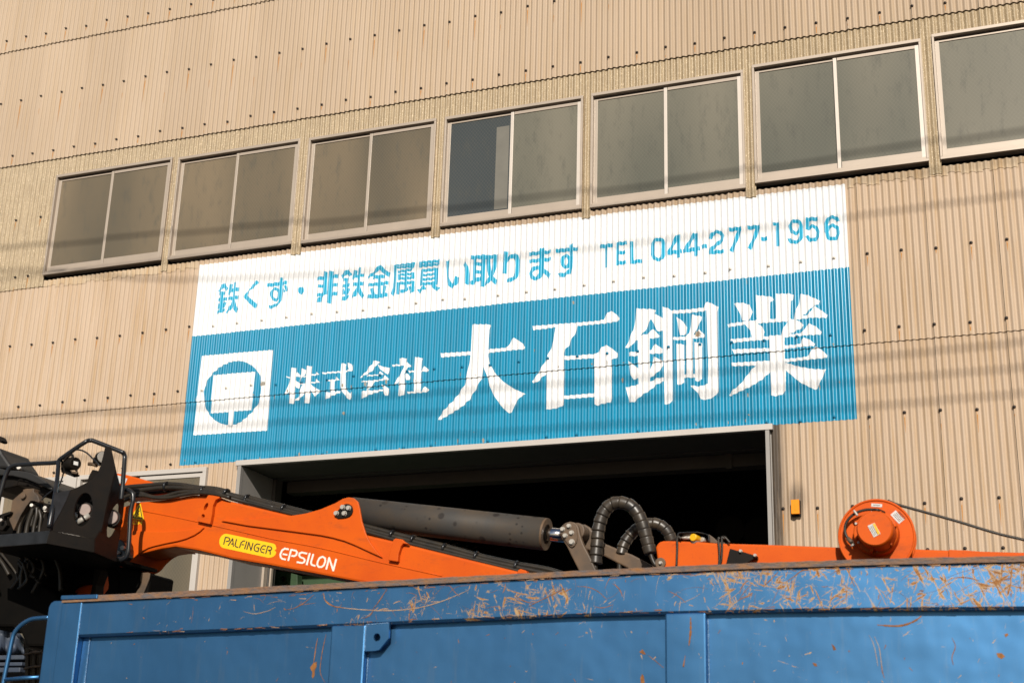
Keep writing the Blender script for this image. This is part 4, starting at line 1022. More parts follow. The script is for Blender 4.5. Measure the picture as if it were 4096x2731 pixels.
# ================================================================== loader crane
YB = -5.60                                  # near face of the main boom
BT = 0.24
cr = empty("loader_crane", (-0.1, -5.45, 1.04), "orange hydraulic loader crane folded down over the blue container", "crane")
AK = K(0, 1700, 1.52091); CK = K(2100, 1900, 2.352); EK = K(0, 1740, 4.1268); FK = K(0, 2050, 4.0196); GK = K(400, 2080, 4.612); HK2 = K(850, 2080, 4.2764); NK = K(1900, 1930, 3.92); PK2 = K(2480, 2080, 3.92); RK = K(3300, 1960, 5.2262); SK = K(1240, 1950, 5.6); ZK = K(200, 1850, 2.613)
def plate(pts, Y, th, name, m=ORANGE, bevel=0.006, parent=None):
    t = MB(); t.prism(W(pts, Y), th); return t.build(name, m, parent or cr, bevel=bevel)
boom = plate(AK([(735,500),(820,468),(1000,452),(1100,436),(1160,424),(1270,421),(1345,441)])+BK([(0,165),(210,215),(450,272),(950,400),(1200,458),(1600,556),(1960,642),(2060,672),(2150,700)])+[(2200,2475),(1800,2396),(1395,2318.5),(1072,2258),(927,2234),(850,2214.5),(790,2200),(700,2186),(640,2195),(560,2215),(490,2200),(470,2120)], YB, BT, "main_boom", bevel=0.014)
plate(BK([(-30,305),(150,296),(300,283),(450,270),(540,256),(640,228),(740,186),(790,157),(830,147),(865,153),(893,178),(905,225),(920,310),(945,390),(975,450),(1015,505),(1055,552),(1000,528),(950,505),(870,468),(800,440),(720,418),(640,402),(460,378),(150,338)]), YB-0.016, 0.0158, "lug_plate", bevel=0.004)
plate(AK([(700,600),(800,640),(900,645),(1000,647),(1080,642),(1160,632),(1240,621),(1215,645),(1180,668),(1130,690),(1080,704),(1010,718),(940,734),(900,746),(865,764),(830,790),(803,815),(790,832),(775,846),(755,857),(735,861),(715,856),(700,842),(688,815),(685,700)]), YB-0.014, 0.0138, "hinge_cheek", bevel=0.004)
plate(GK([(480,700),(800,520),(1150,500),(1700,560),(1750,622),(1610,612),(1500,627),(1420,650),(1340,690),(1290,725),(1240,770),(1200,805),(1170,843),(1130,895),(1090,935),(1040,968),(980,992),(930,1050),(600,1000)]), YB+BT, 0.016, "hinge_cheek", bevel=0.003)
# crease and weld seams along the boom
t = MB(); t.tube(spline(W(AK([(870,520),(1100,565),(1400,632),(1673,694)])+[(1280,2190),(1500,2243),(1769,2303)], YB-0.001), 5), 0.0035, 8); t.build("seam", ORANGE, cr)
t = MB(); t.tube(spline(W(AK([(1240,625),(1180,668),(1080,706)]), YB-0.001), 6), 0.005, 8); t.build("seam", ORANGE, cr)
# lug pin plate with four bolts
def hexbolt(u, v, Y, r, h=0.012, name="bolt", parent=None, m=STEELB):
    c = at(u, v, Y); t = MB(); t.disc((c[0], Y, c[2]), (0, -1, 0), r*0.98, 0.003, 16); t.disc((c[0], Y-0.003, c[2]), (0, -1, 0), r*0.86, h, 6)
    return t.build(name, m, parent or cr)
plate(SK([(560,600),(580,550),(690,430),(740,380),(800,355),(870,360),(920,395),(950,450),(955,520),(930,590),(880,640),(800,668),(700,682),(620,685),(575,655)]), YB-0.026, 0.0098, "pin_plate", BLACK, 0.002)
k_ = 1/ppm(1380, 2050, YB)
for p in ((740,438), (870,456), (597,573), (775,577)): hexbolt(*SK([p])[0], YB-0.027, 53/5.6*k_)
# hose clips on the boom's edge
def clip(pts, Y, th=0.03): return plate(pts, Y, th, "hose_clip", bevel=0.004)
cl = plate_holes(W(AK([(1198,582),(1212,520),(1245,460),(1268,424),(1285,416),(1325,425),(1338,440),(1312,452),(1295,490),(1290,540),(1278,600)]), YB-0.03),
    [W(AK(ell(1253, 494, 10, 25, 14, 0.45)), YB-0.03), W(AK(ell(1236, 551, 10, 12, 14)), YB-0.03)], 0.026, "hose_clip", ORANGE, cr)
clip(BK([(1095,570),(1105,520),(1130,432),(1145,423),(1190,430),(1205,445),(1235,462),(1195,458),(1180,480),(1165,530),(1160,580)]), YB-0.03, 0.028)
clip(BK([(1960,660),(1968,636),(1985,628),(2025,640),(2030,660)]), YB-0.03, 0.06)
# hoses lying along the top of the boom
def hose(pts, Y, r, name="hose", m=RUBBER, sm=6, back=0.0):
    P = [tuple(at(u, v, Y+back*min(1, max(0, (u-880)/120)))) for u, v in pts]
    t = MB(); t.tube(spline(P, sm), r, 10); return t.build(name, m, cr)
k_ = 1/ppm(900, 2000, YB)
hr = 8.3*k_
hose(AK([(700,385),(800,374),(900,366),(1010,358),(1110,364),(1200,378),(1290,384),(1360,398),(1400,420),(1480,440),(1673,484)])+BK([(150,146),(400,212),(600,262),(930,338),(1120,388),(1300,432),(1480,476),(1690,535),(1850,572),(1960,596),(2080,615),(2200,640),(2350,690)]), YB+0.03, hr, back=0.03)
hose(AK([(700,405),(850,395),(1000,380),(1150,385),(1250,393),(1350,410),(1420,432),(1673,502)])+BK([(150,165),(400,232),(600,282),(930,360),(1120,410),(1480,500),(1690,556),(1960,618),(2180,665),(2300,700)]), YB+0.005, hr, back=0.035)
hose(AK([(740,446),(790,425),(850,413),(930,436),(1000,432),(1090,408),(1180,402),(1260,404),(1330,412),(1390,440),(1500,470),(1673,516)])+BK([(150,182),(400,248),(600,298),(930,375),(1120,428),(1480,520),(1690,572),(1960,640),(2100,680)]), YB-0.012, hr*0.85, back=0.035)
hose(AK([(735,470),(800,440),(870,428),(950,442),(1030,440),(1110,424),(1200,412),(1300,418),(1400,440)]), YB-0.025, hr*0.8)
hose(AK([(700,430),(850,420),(1000,405),(1150,398),(1250,402)]), YB+0.05, hr*0.9)
for p, ang in ((AK([(1012,372)]), .1), (AK([(1235,402)]), .2), (AK([(1378,415)]), .4), (AK([(1500,462)]), .25), (BK([(150,160)]), .25), (BK([(395,228)]), .25), (BK([(1125,402)]), .25), (BK([(1265,435)]), .25), (BK([(1475,492)]), .25), (BK([(1690,548)]), .25), (BK([(1960,612)]), .25)):
    c = at(*p[0], YB+(0.01 if p[0][0] < 950 else 0.04)); t = MB()
    dv = Vector((math.cos(ang), 0, -math.sin(ang)))
    t.disc(Vector(c)-dv*0.007, dv, hr*2.15, 0.012, 14); t.build("hose_tie", BLACK_G, cr)
# inner boom seen behind the hoses, with a pale label
plate(AK([(690,288),(706,290),(765,300),(860,325),(950,352),(1040,380),(1000,420),(700,440)]), YB+0.10, 0.16, "inner_boom", bevel=0.01)
plate(AK([(712,303),(745,312),(775,325),(760,358),(722,352)]), YB+0.096, 0.003, "label", LABELW, 0)

# lift cylinder between the lug and the link
YC = YB+BT/2
c0, c1 = at(900+905/1.68, 1900+256/1.68, YC), at(900+2150/1.68, 1900+395/1.68, YC)
rc = 57.5/ppm(1800, 2060, YC)
ax = Vector(c1-c0); axn = ax.normalized()
t = MB(); t.tube([c0-np.array(axn)*0.05, c1], rc, 40); t.build("cylinder_barrel", CYL, cr)
gl = MB(); n = 40; u = axn.orthogonal().normalized(); v = axn.cross(u)
def ring(c, r): return [Vector(c)+(u*math.cos(2*math.pi*k/n)+v*math.sin(2*math.pi*k/n))*r for k in range(n)]
C1 = Vector(c1)
for a, b in ((ring(C1, rc*0.99), ring(C1+axn*0.012, rc*0.99)), (ring(C1+axn*0.012, rc*0.99), ring(C1+axn*0.012, rc*0.62)), (ring(C1+axn*0.012, rc*0.62), ring(C1-axn*0.03, rc*0.60)), (ring(C1-axn*0.03, rc*0.60), ring(C1-axn*0.03, rc*0.3))): gl.loft(a, b, caps=False)
gl.build("cylinder_gland", DUSTY, cr)
rod0 = C1-axn*0.05; rod1 = Vector(at(*NK([(1500,838)])[0], YC))
t = MB(); t.tube([rod0, rod1], 25.5/ppm(2190, 2130, YC), 28); t.build("piston_rod", CHROME, cr)
t = MB(); ce = at(*NK([(1480,770)])[0], YC-0.06); t.disc((ce[0], YC-0.055, ce[2]), (0, 1, 0), 36/ppm(2270, 2130, YC), 0.11, 26); t.build("rod_eye", DUSTY, cr, bevel=0.003)
# link plates of the knuckle
YL = YB-0.005
lk = NK([(1325,800),(1332,730),(1362,670),(1410,628),(1480,605),(1550,618),(1600,655),(1625,710),(1640,790),(1665,880),(1700,970),(1760,1085),(1830,1220),(1890,1360),(1990,1560),(1720,1560),(1620,1360),(1520,1165),(1440,1000),(1370,890)])
plate(lk, YL, 0.035, "link", DUSTY, 0.006); plate(lk, YB+BT-0.03, 0.035, "link", DUSTY, 0.006)
plate(NK([(1345,790),(1350,730),(1380,675),(1430,640),(1490,630),(1545,650),(1580,700),(1595,780),(1600,870),(1590,930),(1560,985),(1520,1010),(1480,990),(1440,940),(1390,870)]), YL-0.012, 0.0118, "pin_plate", DUSTY, 0.002)
k_ = 1/ppm(2270, 2130, YL)
for p, r in (((1475,678),35), ((1378,728),36), ((1517,783),37), ((1417,830),37), ((1520,928),44)): hexbolt(*NK([p])[0], YL-0.012, r/3.92*k_)
plate(CK([(480,470),(520,458),(565,462),(610,490),(640,535),(735,635),(870,692),(1000,742),(1110,798),(1200,850),(1230,960),(1000,930),(960,870),(850,815),(730,752),(640,715),(560,692),(500,600)]), YC+0.02, 0.06, "rear_link", DUSTY, 0.008)
t = MB(); cb = at(*CK([(520,545)])[0], YC-0.02); t.disc((cb[0], YL+0.036, cb[2]), (0, 1, 0), 75/2.352/ppm(2320, 2130, YC), 0.10, 26); t.build("link_boss", DUSTY, cr, bevel=0.006)
# spiral-guarded hoses looping over the knuckle
def guarded(pts, Y, r, nseg, dy=None):
    P = spline(W(pts, Y), 14); P = [np.array(p, float) for p in P]
    if dy: P = [p+np.array([0, dy*i/len(P), 0]) for i, p in enumerate(P)]
    L = np.concatenate([[0], np.cumsum([np.linalg.norm(b-a) for a, b in zip(P, P[1:])])])
    tot = L[-1]; pts2 = []; rad = []
    core = MB(); core.tube(P, r*0.80, 12); core.build("hose", DUSTY, cr)
    t = MB()
    for s in range(nseg):
        a, b = s/nseg*tot, ((s+0.97)/nseg)*tot
        q = []; rr = []
        for f in np.linspace(0, 1, 7):
            d = a+(b-a)*f
            q.append(np.array([np.interp(d, L, [p[i] for p in P]) for i in range(3)]))
            rr.append(r*(1.05-0.14*f))
        t.tube(q, r, 16, rad=rr)
    return t.build("spiral_guard", GUARDR, cr)
kk = 1/ppm(2480, 2100, YC)
guarded(CK([(663,830),(670,740),(680,645),(690,535),(712,435),(750,345),(805,285),(870,262),(940,268),(1010,300),(1070,370),(1112,460),(1142,560),(1165,650),(1190,745)]), YC-0.09, 25.0*kk, 17, -0.02)
hose(CK([(1180,730),(1198,790),(1225,840),(1280,900)]), YC-0.11, 9*kk); hose(CK([(1165,740),(1215,800),(1260,850),(1330,890)]), YC-0.095, 8*kk)
hose(CK([(640,800),(660,850),(665,930)]), YC-0.09, 9*kk)
guarded(CK([(905,745),(925,660),(975,575),(1045,505),(1125,458),(1210,448),(1280,475),(1335,530),(1372,615)]), YC+0.04, 22.5*kk, 11, 0.03)
hose(CK([(900,740),(890,800),(890,900)]), YC+0.04, 10*kk)

# outer boom folded back to the right
YO = YB-0.01
plate(PK2([(557,430),(566,400),(590,362),(622,335),(665,321),(740,318),(1000,325),(1230,334),(1500,355),(1640,360),(2352,379)])+DK([(660,541),(1240,555),(1700,571),(2068,581),(2700,600)])+[(4430,2420),(2700,2440),(2640,2330),(2628,2230)], YO, 0.22, "outer_boom", bevel=0.012)
plate(DK([(1500,560),(1650,567),(2068,600),(2700,640),(2700,740),(1500,700)]), YO-0.012, 0.0118, "extension_sleeve", bevel=0.003)
cb = at(*PK2([(640,672)])[0], YO); t = MB(); t.disc((cb[0], YO, cb[2]), (0, -1, 0), 82/3.92/ppm(2640, 2250, YO), 0.012, 26); t.build("pin_cover", DUSTY, cr, bevel=0.002)
hexbolt(*PK2([(640,668)])[0], YO-0.012, 28/3.92/ppm(2640, 2250, YO))
# rubber straps and the valve block on the outer boom
ks = 1/ppm(2800, 2200, YO)
for pts, r in (([(960,290),(915,258),(895,300),(897,400),(892,560),(885,720)], 19), ([(1560,290),(1545,275),(1545,330),(1555,450),(1558,600),(1550,700)], 18), ([(1640,290),(1600,262),(1598,330),(1600,450),(1592,590),(1570,690)], 17), ([(1720,350),(1680,300),(1640,262),(1605,285)], 16)):
    P = W(PK2(pts), YO-0.02); t = MB(); t.tube(spline(P, 6), r/3.92*ks, 8); t.build("strap", RUBBER, cr)
t = MB(); pa = W(PK2([(860,320),(905,195),(935,185),(1080,180),(1210,176),(1300,196),(1388,222),(1398,330)]), YO+0.02); pb = W(PK2([(1384,330),(1376,232),(1300,210),(1210,192),(1080,196),(950,200),(920,210),(882,320)]), YO+0.02)
t.prism(pa+pb, 0.16); t.build("valve_guard", BLACK_G, cr, bevel=0.003)
t = MB(); t.prism(W(PK2([(905,250),(960,240),(1300,235),(1360,260),(1360,360),(905,360)]), YO+0.09), 0.06); t.build("valve_block", BLACK, cr, bevel=0.006)
for q, r in (((1040,232),22), ((1040,275),26), ((975,270),18)):
    c = at(*PK2([q])[0], YO+0.05); t = MB(); t.disc((c[0]-.02, YO+0.06, c[2]), (1, -0.2, 0.02), r/3.92*ks, 0.05, 14); t.build("valve_fitting", STEELB, cr)
t = MB(); t.prism(W(PK2([(1388,215),(1440,250),(1500,305),(1560,340),(1640,345),(1640,375),(1390,350)]), YO+0.05), 0.06); t.build("valve_bracket", DUSTY, cr, bevel=0.004)
c = at(*PK2([(1143,264)])[0], YO-0.02); t = MB(); t.disc((c[0], YO-0.02, c[2]), (0.2, 1, -0.03), 57/3.92*ks, 0.07, 24); t.build("cap", YEL2, cr, bevel=0.003)
c2 = at(*PK2([(1150,310)])[0], YO+0.0); t = MB(); t.disc((c2[0], YO-0.004, c2[2]), (0.3, 1, 0), 52/3.92*ks, 0.05, 20); t.build("cap_base", STEELB, cr, bevel=0.003)
c3 = at(*PK2([(1280,300)])[0], YO+0.03); t = MB(); t.disc((c3[0], YO+0.03, c3[2]), (0.4, 1, 0), 38/3.92*ks, 0.05, 20); t.build("valve_fitting", STEELB, cr, bevel=0.003)
# rubber flap with its two bolts
fa = W(PK2([(1722,440),(2150,568),(2000,664),(1900,720),(1652,720)]), YO-0.05); fb = [(p[0]+0.004, p[1]+0.012, p[2]) for p in fa]
t = MB(); t.prism(fa, 0.018); t.build("rubber_flap", BLACK, cr, bevel=0.003)
t = MB(); t.prism(W(PK2([(1850,470),(2150,560),(2150,600),(1850,520)]), YO-0.032), 0.03); t.build("flap_bracket", BLACK, cr)
for p in ((1895,484), (2120,551)): hexbolt(*PK2([p])[0], YO-0.052, 26/3.92*ks, 0.012)

# hose reel on the outer boom
YR = YO-0.10
RC = at(*RK([(1075,962)])[0], YR); kr = 1/ppm(3500, 2130, YR)/5.2262
reel = empty("hose_reel", (0, 0, 0), None, None); reel.parent = cr; reel.location = (0, 0, 0)
def rl(mb, name, m, bevel=0.0):
    o = mb.build(name, m, cr, bevel=bevel); o.parent = reel; o.location = -Vector(cr.location); return o
t = MB(); t.disc((RC[0], YR, RC[2]), (0, 1, 0), 790*kr, 0.012, 72); o = rl(t, "flange", ORANGE, 0.004)
# rolled rim of the flange
t = MB(); t.tube([(RC[0]+788*kr*math.cos(a), YR-0.001, RC[2]+788*kr*math.sin(a)) for a in np.linspace(0, 2*math.pi, 72, endpoint=False)], 0.006, 8, closed=True); rl(t, "flange_rim", ORANGE)
t = MB(); t.disc((RC[0]+0.01, YR+0.013, RC[2]), (0, 1, 0), 640*kr, 0.075, 48); rl(t, "hose_coil", RUBBER)
t = MB(); t.disc((RC[0], YR+0.088, RC[2]), (0, 1, 0), 790*kr, 0.010, 72); rl(t, "flange", ORANGE, 0.003)
HB = at(*RK([(1045,870)])[0], YR-0.085)
t = MB(); t.disc((HB[0], YR, HB[2]), (0, -1, 0), 475*kr, 0.07, 56, r2=460*kr); rl(t, "hub_base", ORANGE, 0.006)
HC = at(*RK([(1035,795)])[0], YR-0.215)
t = MB(); prof = [(380, 0.065), (383, 0.180), (380, 0.197), (368, 0.209), (345, 0.217), (0.1, 0.217)]
n = 56
for (ra, da), (rb2, db) in zip(prof, prof[1:]):
    A = [(HC[0]+ra*kr*math.cos(2*math.pi*k/n), YR-da, HC[2]+ra*kr*math.sin(2*math.pi*k/n)) for k in range(n)]
    B = [(HC[0]+rb2*kr*math.cos(2*math.pi*k/n), YR-db, HC[2]+rb2*kr*math.sin(2*math.pi*k/n)) for k in range(n)]
    t.loft(A, B, 0, True, caps=False)
rl(t, "hub_cover", ORANGE)
for p in ((980,462), (648,695), (1368,636), (1425,1035), (698,1090), (1085,1262)):
    c = at(*RK([p])[0], YR-0.075); t = MB(); t.disc((c[0], YR-0.070, c[2]), (0, -1, 0), 26*kr, 0.010, 6); rl(t, "bolt", STEELB)
for an in (75, 15, -45, 195, 255, 315):
    a = R(an); t = MB(); cx, cz = HB[0]+430*kr*math.cos(a), HB[2]+430*kr*math.sin(a)
    t.tube([(cx, YR-0.065, cz), (HC[0]+400*kr*math.cos(a), YR-0.15, HC[2]+400*kr*math.sin(a))], 0.007, 6); rl(t, "rib", ORANGE)
t = MB(); P = W(RK([(575,1110),(520,1050),(455,970),(420,870),(422,760),(455,660),(520,570),(620,490),(740,435),(880,405),(1010,405),(1120,415),(1215,425)]), YR-0.045); P[0] = (P[0][0], YR-0.06, P[0][2]); P[-1] = (P[-1][0], YR+0.005, P[-1][2]); t.tube(spline(P, 6), 31*kr, 12); rl(t, "hose", RUBBER)
t = MB(); P = W(RK([(600,1150),(540,1070),(470,1000)]), YR-0.05); t.tube(P, 46*kr, 8, rad=[34*kr, 52*kr, 48*kr]); rl(t, "hose_fitting", DUSTY)
t = MB(); P = W(RK([(540,1160),(620,1130)]), YR-0.06); t.tube(P, 26*kr, 8); rl(t, "hose_nut", STEELB)
t = MB(); P = W(RK([(600,420),(640,470),(680,530)]), YR-0.07); t.tube(spline(P, 4), 26*kr, 8); rl(t, "hose_clamp", STEELB)
def label(pts, Y, name="label", m=LABELW):
    t = MB(); t.prism(W(RK(pts), Y), 0.0015); return rl(t, name, m)
label([(968,272),(1195,288),(1192,352),(968,338)], YR-0.0025); label([(1478,415),(1662,605),(1548,702),(1366,510)], YR-0.0025)
label([(890,742),(1035,678),(1162,908),(1020,980)], YR-0.2195); label([(995,700),(1040,690),(1150,905),(1105,925)], YR-0.2215, "label_band", YEL2)
t = MB()
for k in range(5):
    f = (k+0.6)/5.4
    a = (1395+150*f*1.05, 520-95*f); b = (a[0]+145, a[1]+150)
    t.prism(W(RK([(a[0]+8, a[1]), (a[0]+16, a[1]-7), (b[0]+8, b[1]-7), (b[0], b[1])]), YR-0.0032), 0.0006)
for k in range(3):
    f = (k+0.5)/3.2; a = (905+95*f, 765-45*f)
    t.prism(W(RK([(a[0], a[1]), (a[0]+8, a[1]-4), (a[0]+120, a[1]+185), (a[0]+112, a[1]+190)]), YR-0.2202), 0.0005)
t.prism(W(RK([(1005,300),(1150,308),(1150,320),(1005,312)]), YR-0.0032), 0.0006)
rl(t, "label_print", DECK)
# hose running off the reel to the right
t = MB(); t.tube(spline(W(DK([(1040,190),(1085,212),(1150,232),(1300,273),(1450,315),(1600,358),(1750,405),(1900,448),(2068,487),(2300,545),(2700,640)]), YR+0.045), 6), 5.9/ppm(3700, 2080, YR), 10); rl(t, "hose", RUBBER)
# arm carrying the reel
t = MB(); t.box(RC[0]-0.05, RC[0]+0.05, YR+0.098, YO, RC[2]-0.30, RC[2]-0.05); rl(t, "reel_bracket", ORANGE, 0.004)

# decals on the main boom
def dsurf(Y): return lambda x, z, m: (x, Y, z)
def dp(k, polys, Y): return [[(p[0], p[2]) for p in W(k(q), Y)] for q in polys]
YD = YB-0.0012
paint("maker_plate", dp(HK2, [[(240,228),(640,312),(1040,395),(1070,412),(1088,445),(1093,488),(1060,512),(1090,540),(1085,570),(1060,605),(1020,630),(960,640),(570,556),(180,472),(140,445),(118,400),(115,350),(130,300),(160,258),(200,232)]], YD), 0.002, dsurf(YD), YEL, cr)
pal = []
for s, c in (([(190,412),(222,287),(280,298),(297,325),(283,352),(228,362)],0), ([(266,432),(345,312),(357,447)],0), ([(315,400),(352,404)],0), ([(412,318),(385,425),(400,450),(440,462)],0), ([(460,472),(490,380),(520,354),(560,350)],0), ([(498,413),(542,418)],0), ([(588,356),(548,492)],0), ([(585,500),(622,372),(657,512),(694,383)],0), ([(815,412),(765,402),(730,422),(712,470),(717,510),(745,528),(777,535),(792,470),(750,464)],0), ([(918,438),(870,430),(842,450),(820,500),(835,542),(885,555)],0), ([(848,490),(896,498)],0), ([(910,572),(945,443),(1000,455),(1015,480),(1003,505),(955,512),(988,530),(985,588)],0)):
    pal += stroke(s, 19)
paint("maker_lettering", dp(HK2, pal, YD-0.0008), 0.001, dsurf(YD-0.0008), DECK, cr)
eps = []
for s, wd, c in (([(1305,495),(1235,482),(1190,512),(1160,580),(1167,632),(1195,657),(1255,669)],30,0), ([(1200,575),(1282,590)],28,0), ([(1294,692),(1345,502),(1425,517),(1447,545),(1432,588),(1400,610),(1348,605)],30,0), ([(1620,568),(1530,548),(1490,562),(1482,600),(1505,630),(1560,650),(1580,680),(1565,715),(1530,728),(1440,712)],30,0), ([(1665,558),(1610,764)],32,0), ([(1725,573),(1683,720),(1695,757),(1760,780)],30,0), ([(1880,620),(1925,645),(1930,700),(1905,765),(1865,798),(1815,795),(1790,755),(1800,700),(1830,645)],30,1), ([(1945,838),(1995,640),(2065,855),(2117,658)],31,0)):
    eps += stroke(s, wd, bool(c))
paint("model_lettering", dp(HK2, eps, YD), 0.001, dsurf(YD), DECW, cr)
tri = [(938,424),(948,426),(982,585),(978,598),(965,598),(850,582),(843,574),(848,560)]
paint("warning_triangle", dp(ZK, [tri], YD), 0.001, dsurf(YD), YEL, cr)
paint("warning_border", dp(ZK, stroke([(938,448),(964,584),(868,570)], 9, True)+stroke([(938,500),(905,525),(930,540)], 7)+stroke([(905,558),(900,548)], 8), YD-0.0008), 0.0008, dsurf(YD-0.0008), DECK, cr)
paint("distance_lettering", dp(ZK, stroke([(815,602),(842,598),(838,614),(815,622),(806,632),(838,630)], 7)+stroke([(872,604),(908,606),(900,640),(866,636)], 7, True)+stroke([(920,646),(930,606),(940,632),(962,610),(952,648)], 7), YD), 0.0008, dsurf(YD), YEL, cr)

# ---- slew column, legs and lower works, mostly painted black for the shade under the platform
YCOL = YB+0.03
t = MB(); t.prism(W(GK([(560,900),(800,950),(920,975),(935,1010),(925,1060),(885,1330),(870,1500),(330,1500),(345,1340),(350,1000),(250,770),(360,850)]), YCOL), 0.26); t.build("column", SHADE_BLACK, cr, bevel=0.012)
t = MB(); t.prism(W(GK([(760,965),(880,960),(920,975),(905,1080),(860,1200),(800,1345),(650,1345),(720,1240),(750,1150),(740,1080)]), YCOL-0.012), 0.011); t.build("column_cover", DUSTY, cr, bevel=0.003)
t = MB(); t.prism(W(GK([(50,785),(260,775),(330,930),(350,1000),(345,1420),(40,1390),(80,1340),(140,1265),(150,1180),(135,1060),(128,970),(90,880)]), YCOL+0.12), 0.2); t.build("column_arm", SHADE_BLACK, cr, bevel=0.01)
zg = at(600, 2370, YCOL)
t = MB(); t.box(zg[0]-0.55, zg[0]+0.05, YCOL+0.02, YCOL+0.35, 1.05, zg[2]-0.1); t.build("column_base", SHADE_BLACK, cr, bevel=0.02)
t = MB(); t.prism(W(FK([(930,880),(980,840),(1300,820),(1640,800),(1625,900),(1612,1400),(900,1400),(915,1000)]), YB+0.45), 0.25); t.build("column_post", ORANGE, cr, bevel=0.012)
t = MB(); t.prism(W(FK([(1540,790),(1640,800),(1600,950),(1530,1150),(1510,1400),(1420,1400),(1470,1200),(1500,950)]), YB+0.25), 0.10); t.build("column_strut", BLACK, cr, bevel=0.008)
t = MB(); t.prism(W(FK([(730,1110),(800,1060),(900,1000),(1060,985),(1250,975),(1380,960),(1500,905),(1500,1040),(1440,1090),(1350,1110),(1200,1120),(1000,1200),(700,1350)]), YB+0.30), 0.12); t.build("slew_arm", SHADE_BLACK, cr, bevel=0.01)
t = MB(); t.prism(W(FK([(-300,620),(480,560),(700,620),(1000,640),(1350,640),(1600,780),(1480,820),(1200,820),(960,870),(860,960),(740,1060),(660,1150),(900,1300),(930,1500),(800,2150),(420,2150),(330,1930),(200,1835),(-300,1835)]), YB+0.06), 0.35); t.build("under_frame", SHADE_BLACK, cr, bevel=0.02)

# ---- operator's platform with its guard plates
opp = empty("operator_platform", (0, 0, 0), None, None); opp.parent = cr; opp.location = (0, 0, 0)
def op(mb, name, m, bevel=0.0):
    o = mb.build(name, m, cr, bevel=bevel); o.parent = opp; o.location = -Vector(cr.location); return o
Yc0, Yc1, Yc2, Yc3 = -6.00, -6.32, -6.08, -5.86     # depths of the four corners of the folded guard
def yk(pt, a, b, ya, yb):                            # depth by interpolation across a face, in survey x
    f = (pt[0]-a)/(b-a); return ya+(yb-ya)*f
def fold(pts, a, b, ya, yb): return [tuple(at(u, v, yk((u, v), a, b, ya, yb))) for u, v in pts]
E1 = EK([(895,950)])[0]; ucor = 195.0; ucre = 400.0; uend = 470.0
mid = EK([(895,950),(1030,928),(1160,905),(1290,852),(1430,780),(1520,722),(1575,665),(1625,590),(1660,500),(1700,350),(1732,200),(1770,188),(1815,190),(1850,350),(1900,575),(1860,740),(1790,1000),(1740,1250),(1690,1500),(1660,1600)])+FK([(1520,420),(1150,345),(800,285),(830,100)])
md = fold(mid, ucor, ucre, Yc1, Yc2)
h1 = fold(EK(ell(1372, 1225, 150, 282, 30, 0.20)), ucor, ucre, Yc1, Yc2)
o = plate_holes(md, [h1], 0.012, "guard_plate", BLACK, cr); o.parent = opp; o.location = -Vector(cr.location)
rt_ = EK([(1900,578),(1960,800),(2030,1060),(2032,1120)])+FK([(1960,40),(1900,410),(1870,575),(1700,500),(1520,420)])+EK([(1690,1500),(1740,1250),(1790,1000),(1860,740)])
h2 = fold(EK([(1940,1112),(1952,1160),(1950,1300),(1930,1450),(1890,1560),(1840,1650),(1790,1690),(1750,1660),(1745,1560),(1770,1400),(1810,1270),(1860,1180),(1900,1130)]), ucre, uend, Yc2, Yc3)
o = plate_holes(fold(rt_, ucre, uend, Yc2, Yc3), [h2], 0.012, "guard_plate", BLACK, cr); o.parent = opp; o.location = -Vector(cr.location)
# kick strip along the platform's edge: three faces
def strip(pts, a, b, ya, yb, name="kick_strip"):
    t = MB(); t.prism(fold(FK(pts), a, b, ya, yb), 0.012); return op(t, name, LIT_BLACK if ya == Yc0 else BLACK, 0.002)  # left face gets the paler black, light put into the colour
t = MB(); ul = -75.0
t = MB(); t.prism(fold(EK([(895,950),(1030,928),(1160,905),(1090,1080),(1000,1260),(900,1440),(835,1560)])+FK([(800,285),(830,100)]), ucor, ucre, Yc1-0.003, Yc2-0.003), 0.002); op(t, "guard_facet_light", LIT_BLACK)  # thin paler sheet painting sunlight on the bent part of the plate
strip([(-300,385),(0,350),(400,318),(800,285),(740,490),(0,545),(-300,570)], ul, ucor, Yc0, Yc1)
strip([(800,285),(1520,420),(1510,636),(740,490)], ucor, ucre, Yc1-0.004, Yc2-0.004)
strip([(1520,420),(1870,575),(1855,785),(1510,636)], ucre, uend, Yc2-0.004, Yc3-0.004)
# floor slab of the platform
pf = fold(FK([(-300,570),(0,545),(740,490)]), ul, ucor, Yc0, Yc1)+fold(FK([(1510,636)]), ucor, ucre, Yc1, Yc2)+fold(FK([(1855,785)]), ucre, uend, Yc2, Yc3)
zf = min(p[2] for p in pf)
A = [(p[0], p[1]+0.006, p[2]+0.005) for p in pf]+[(pf[-1][0], -5.45, pf[-1][2]+0.005), (pf[0][0], -5.35, pf[0][2]+0.005)]
t = MB(); t.loft([Vector(p) for p in A], [Vector(p)+Vector((0, 0, 0.02)) for p in A]); op(t, "floor_plate", SHADE_BLACK)
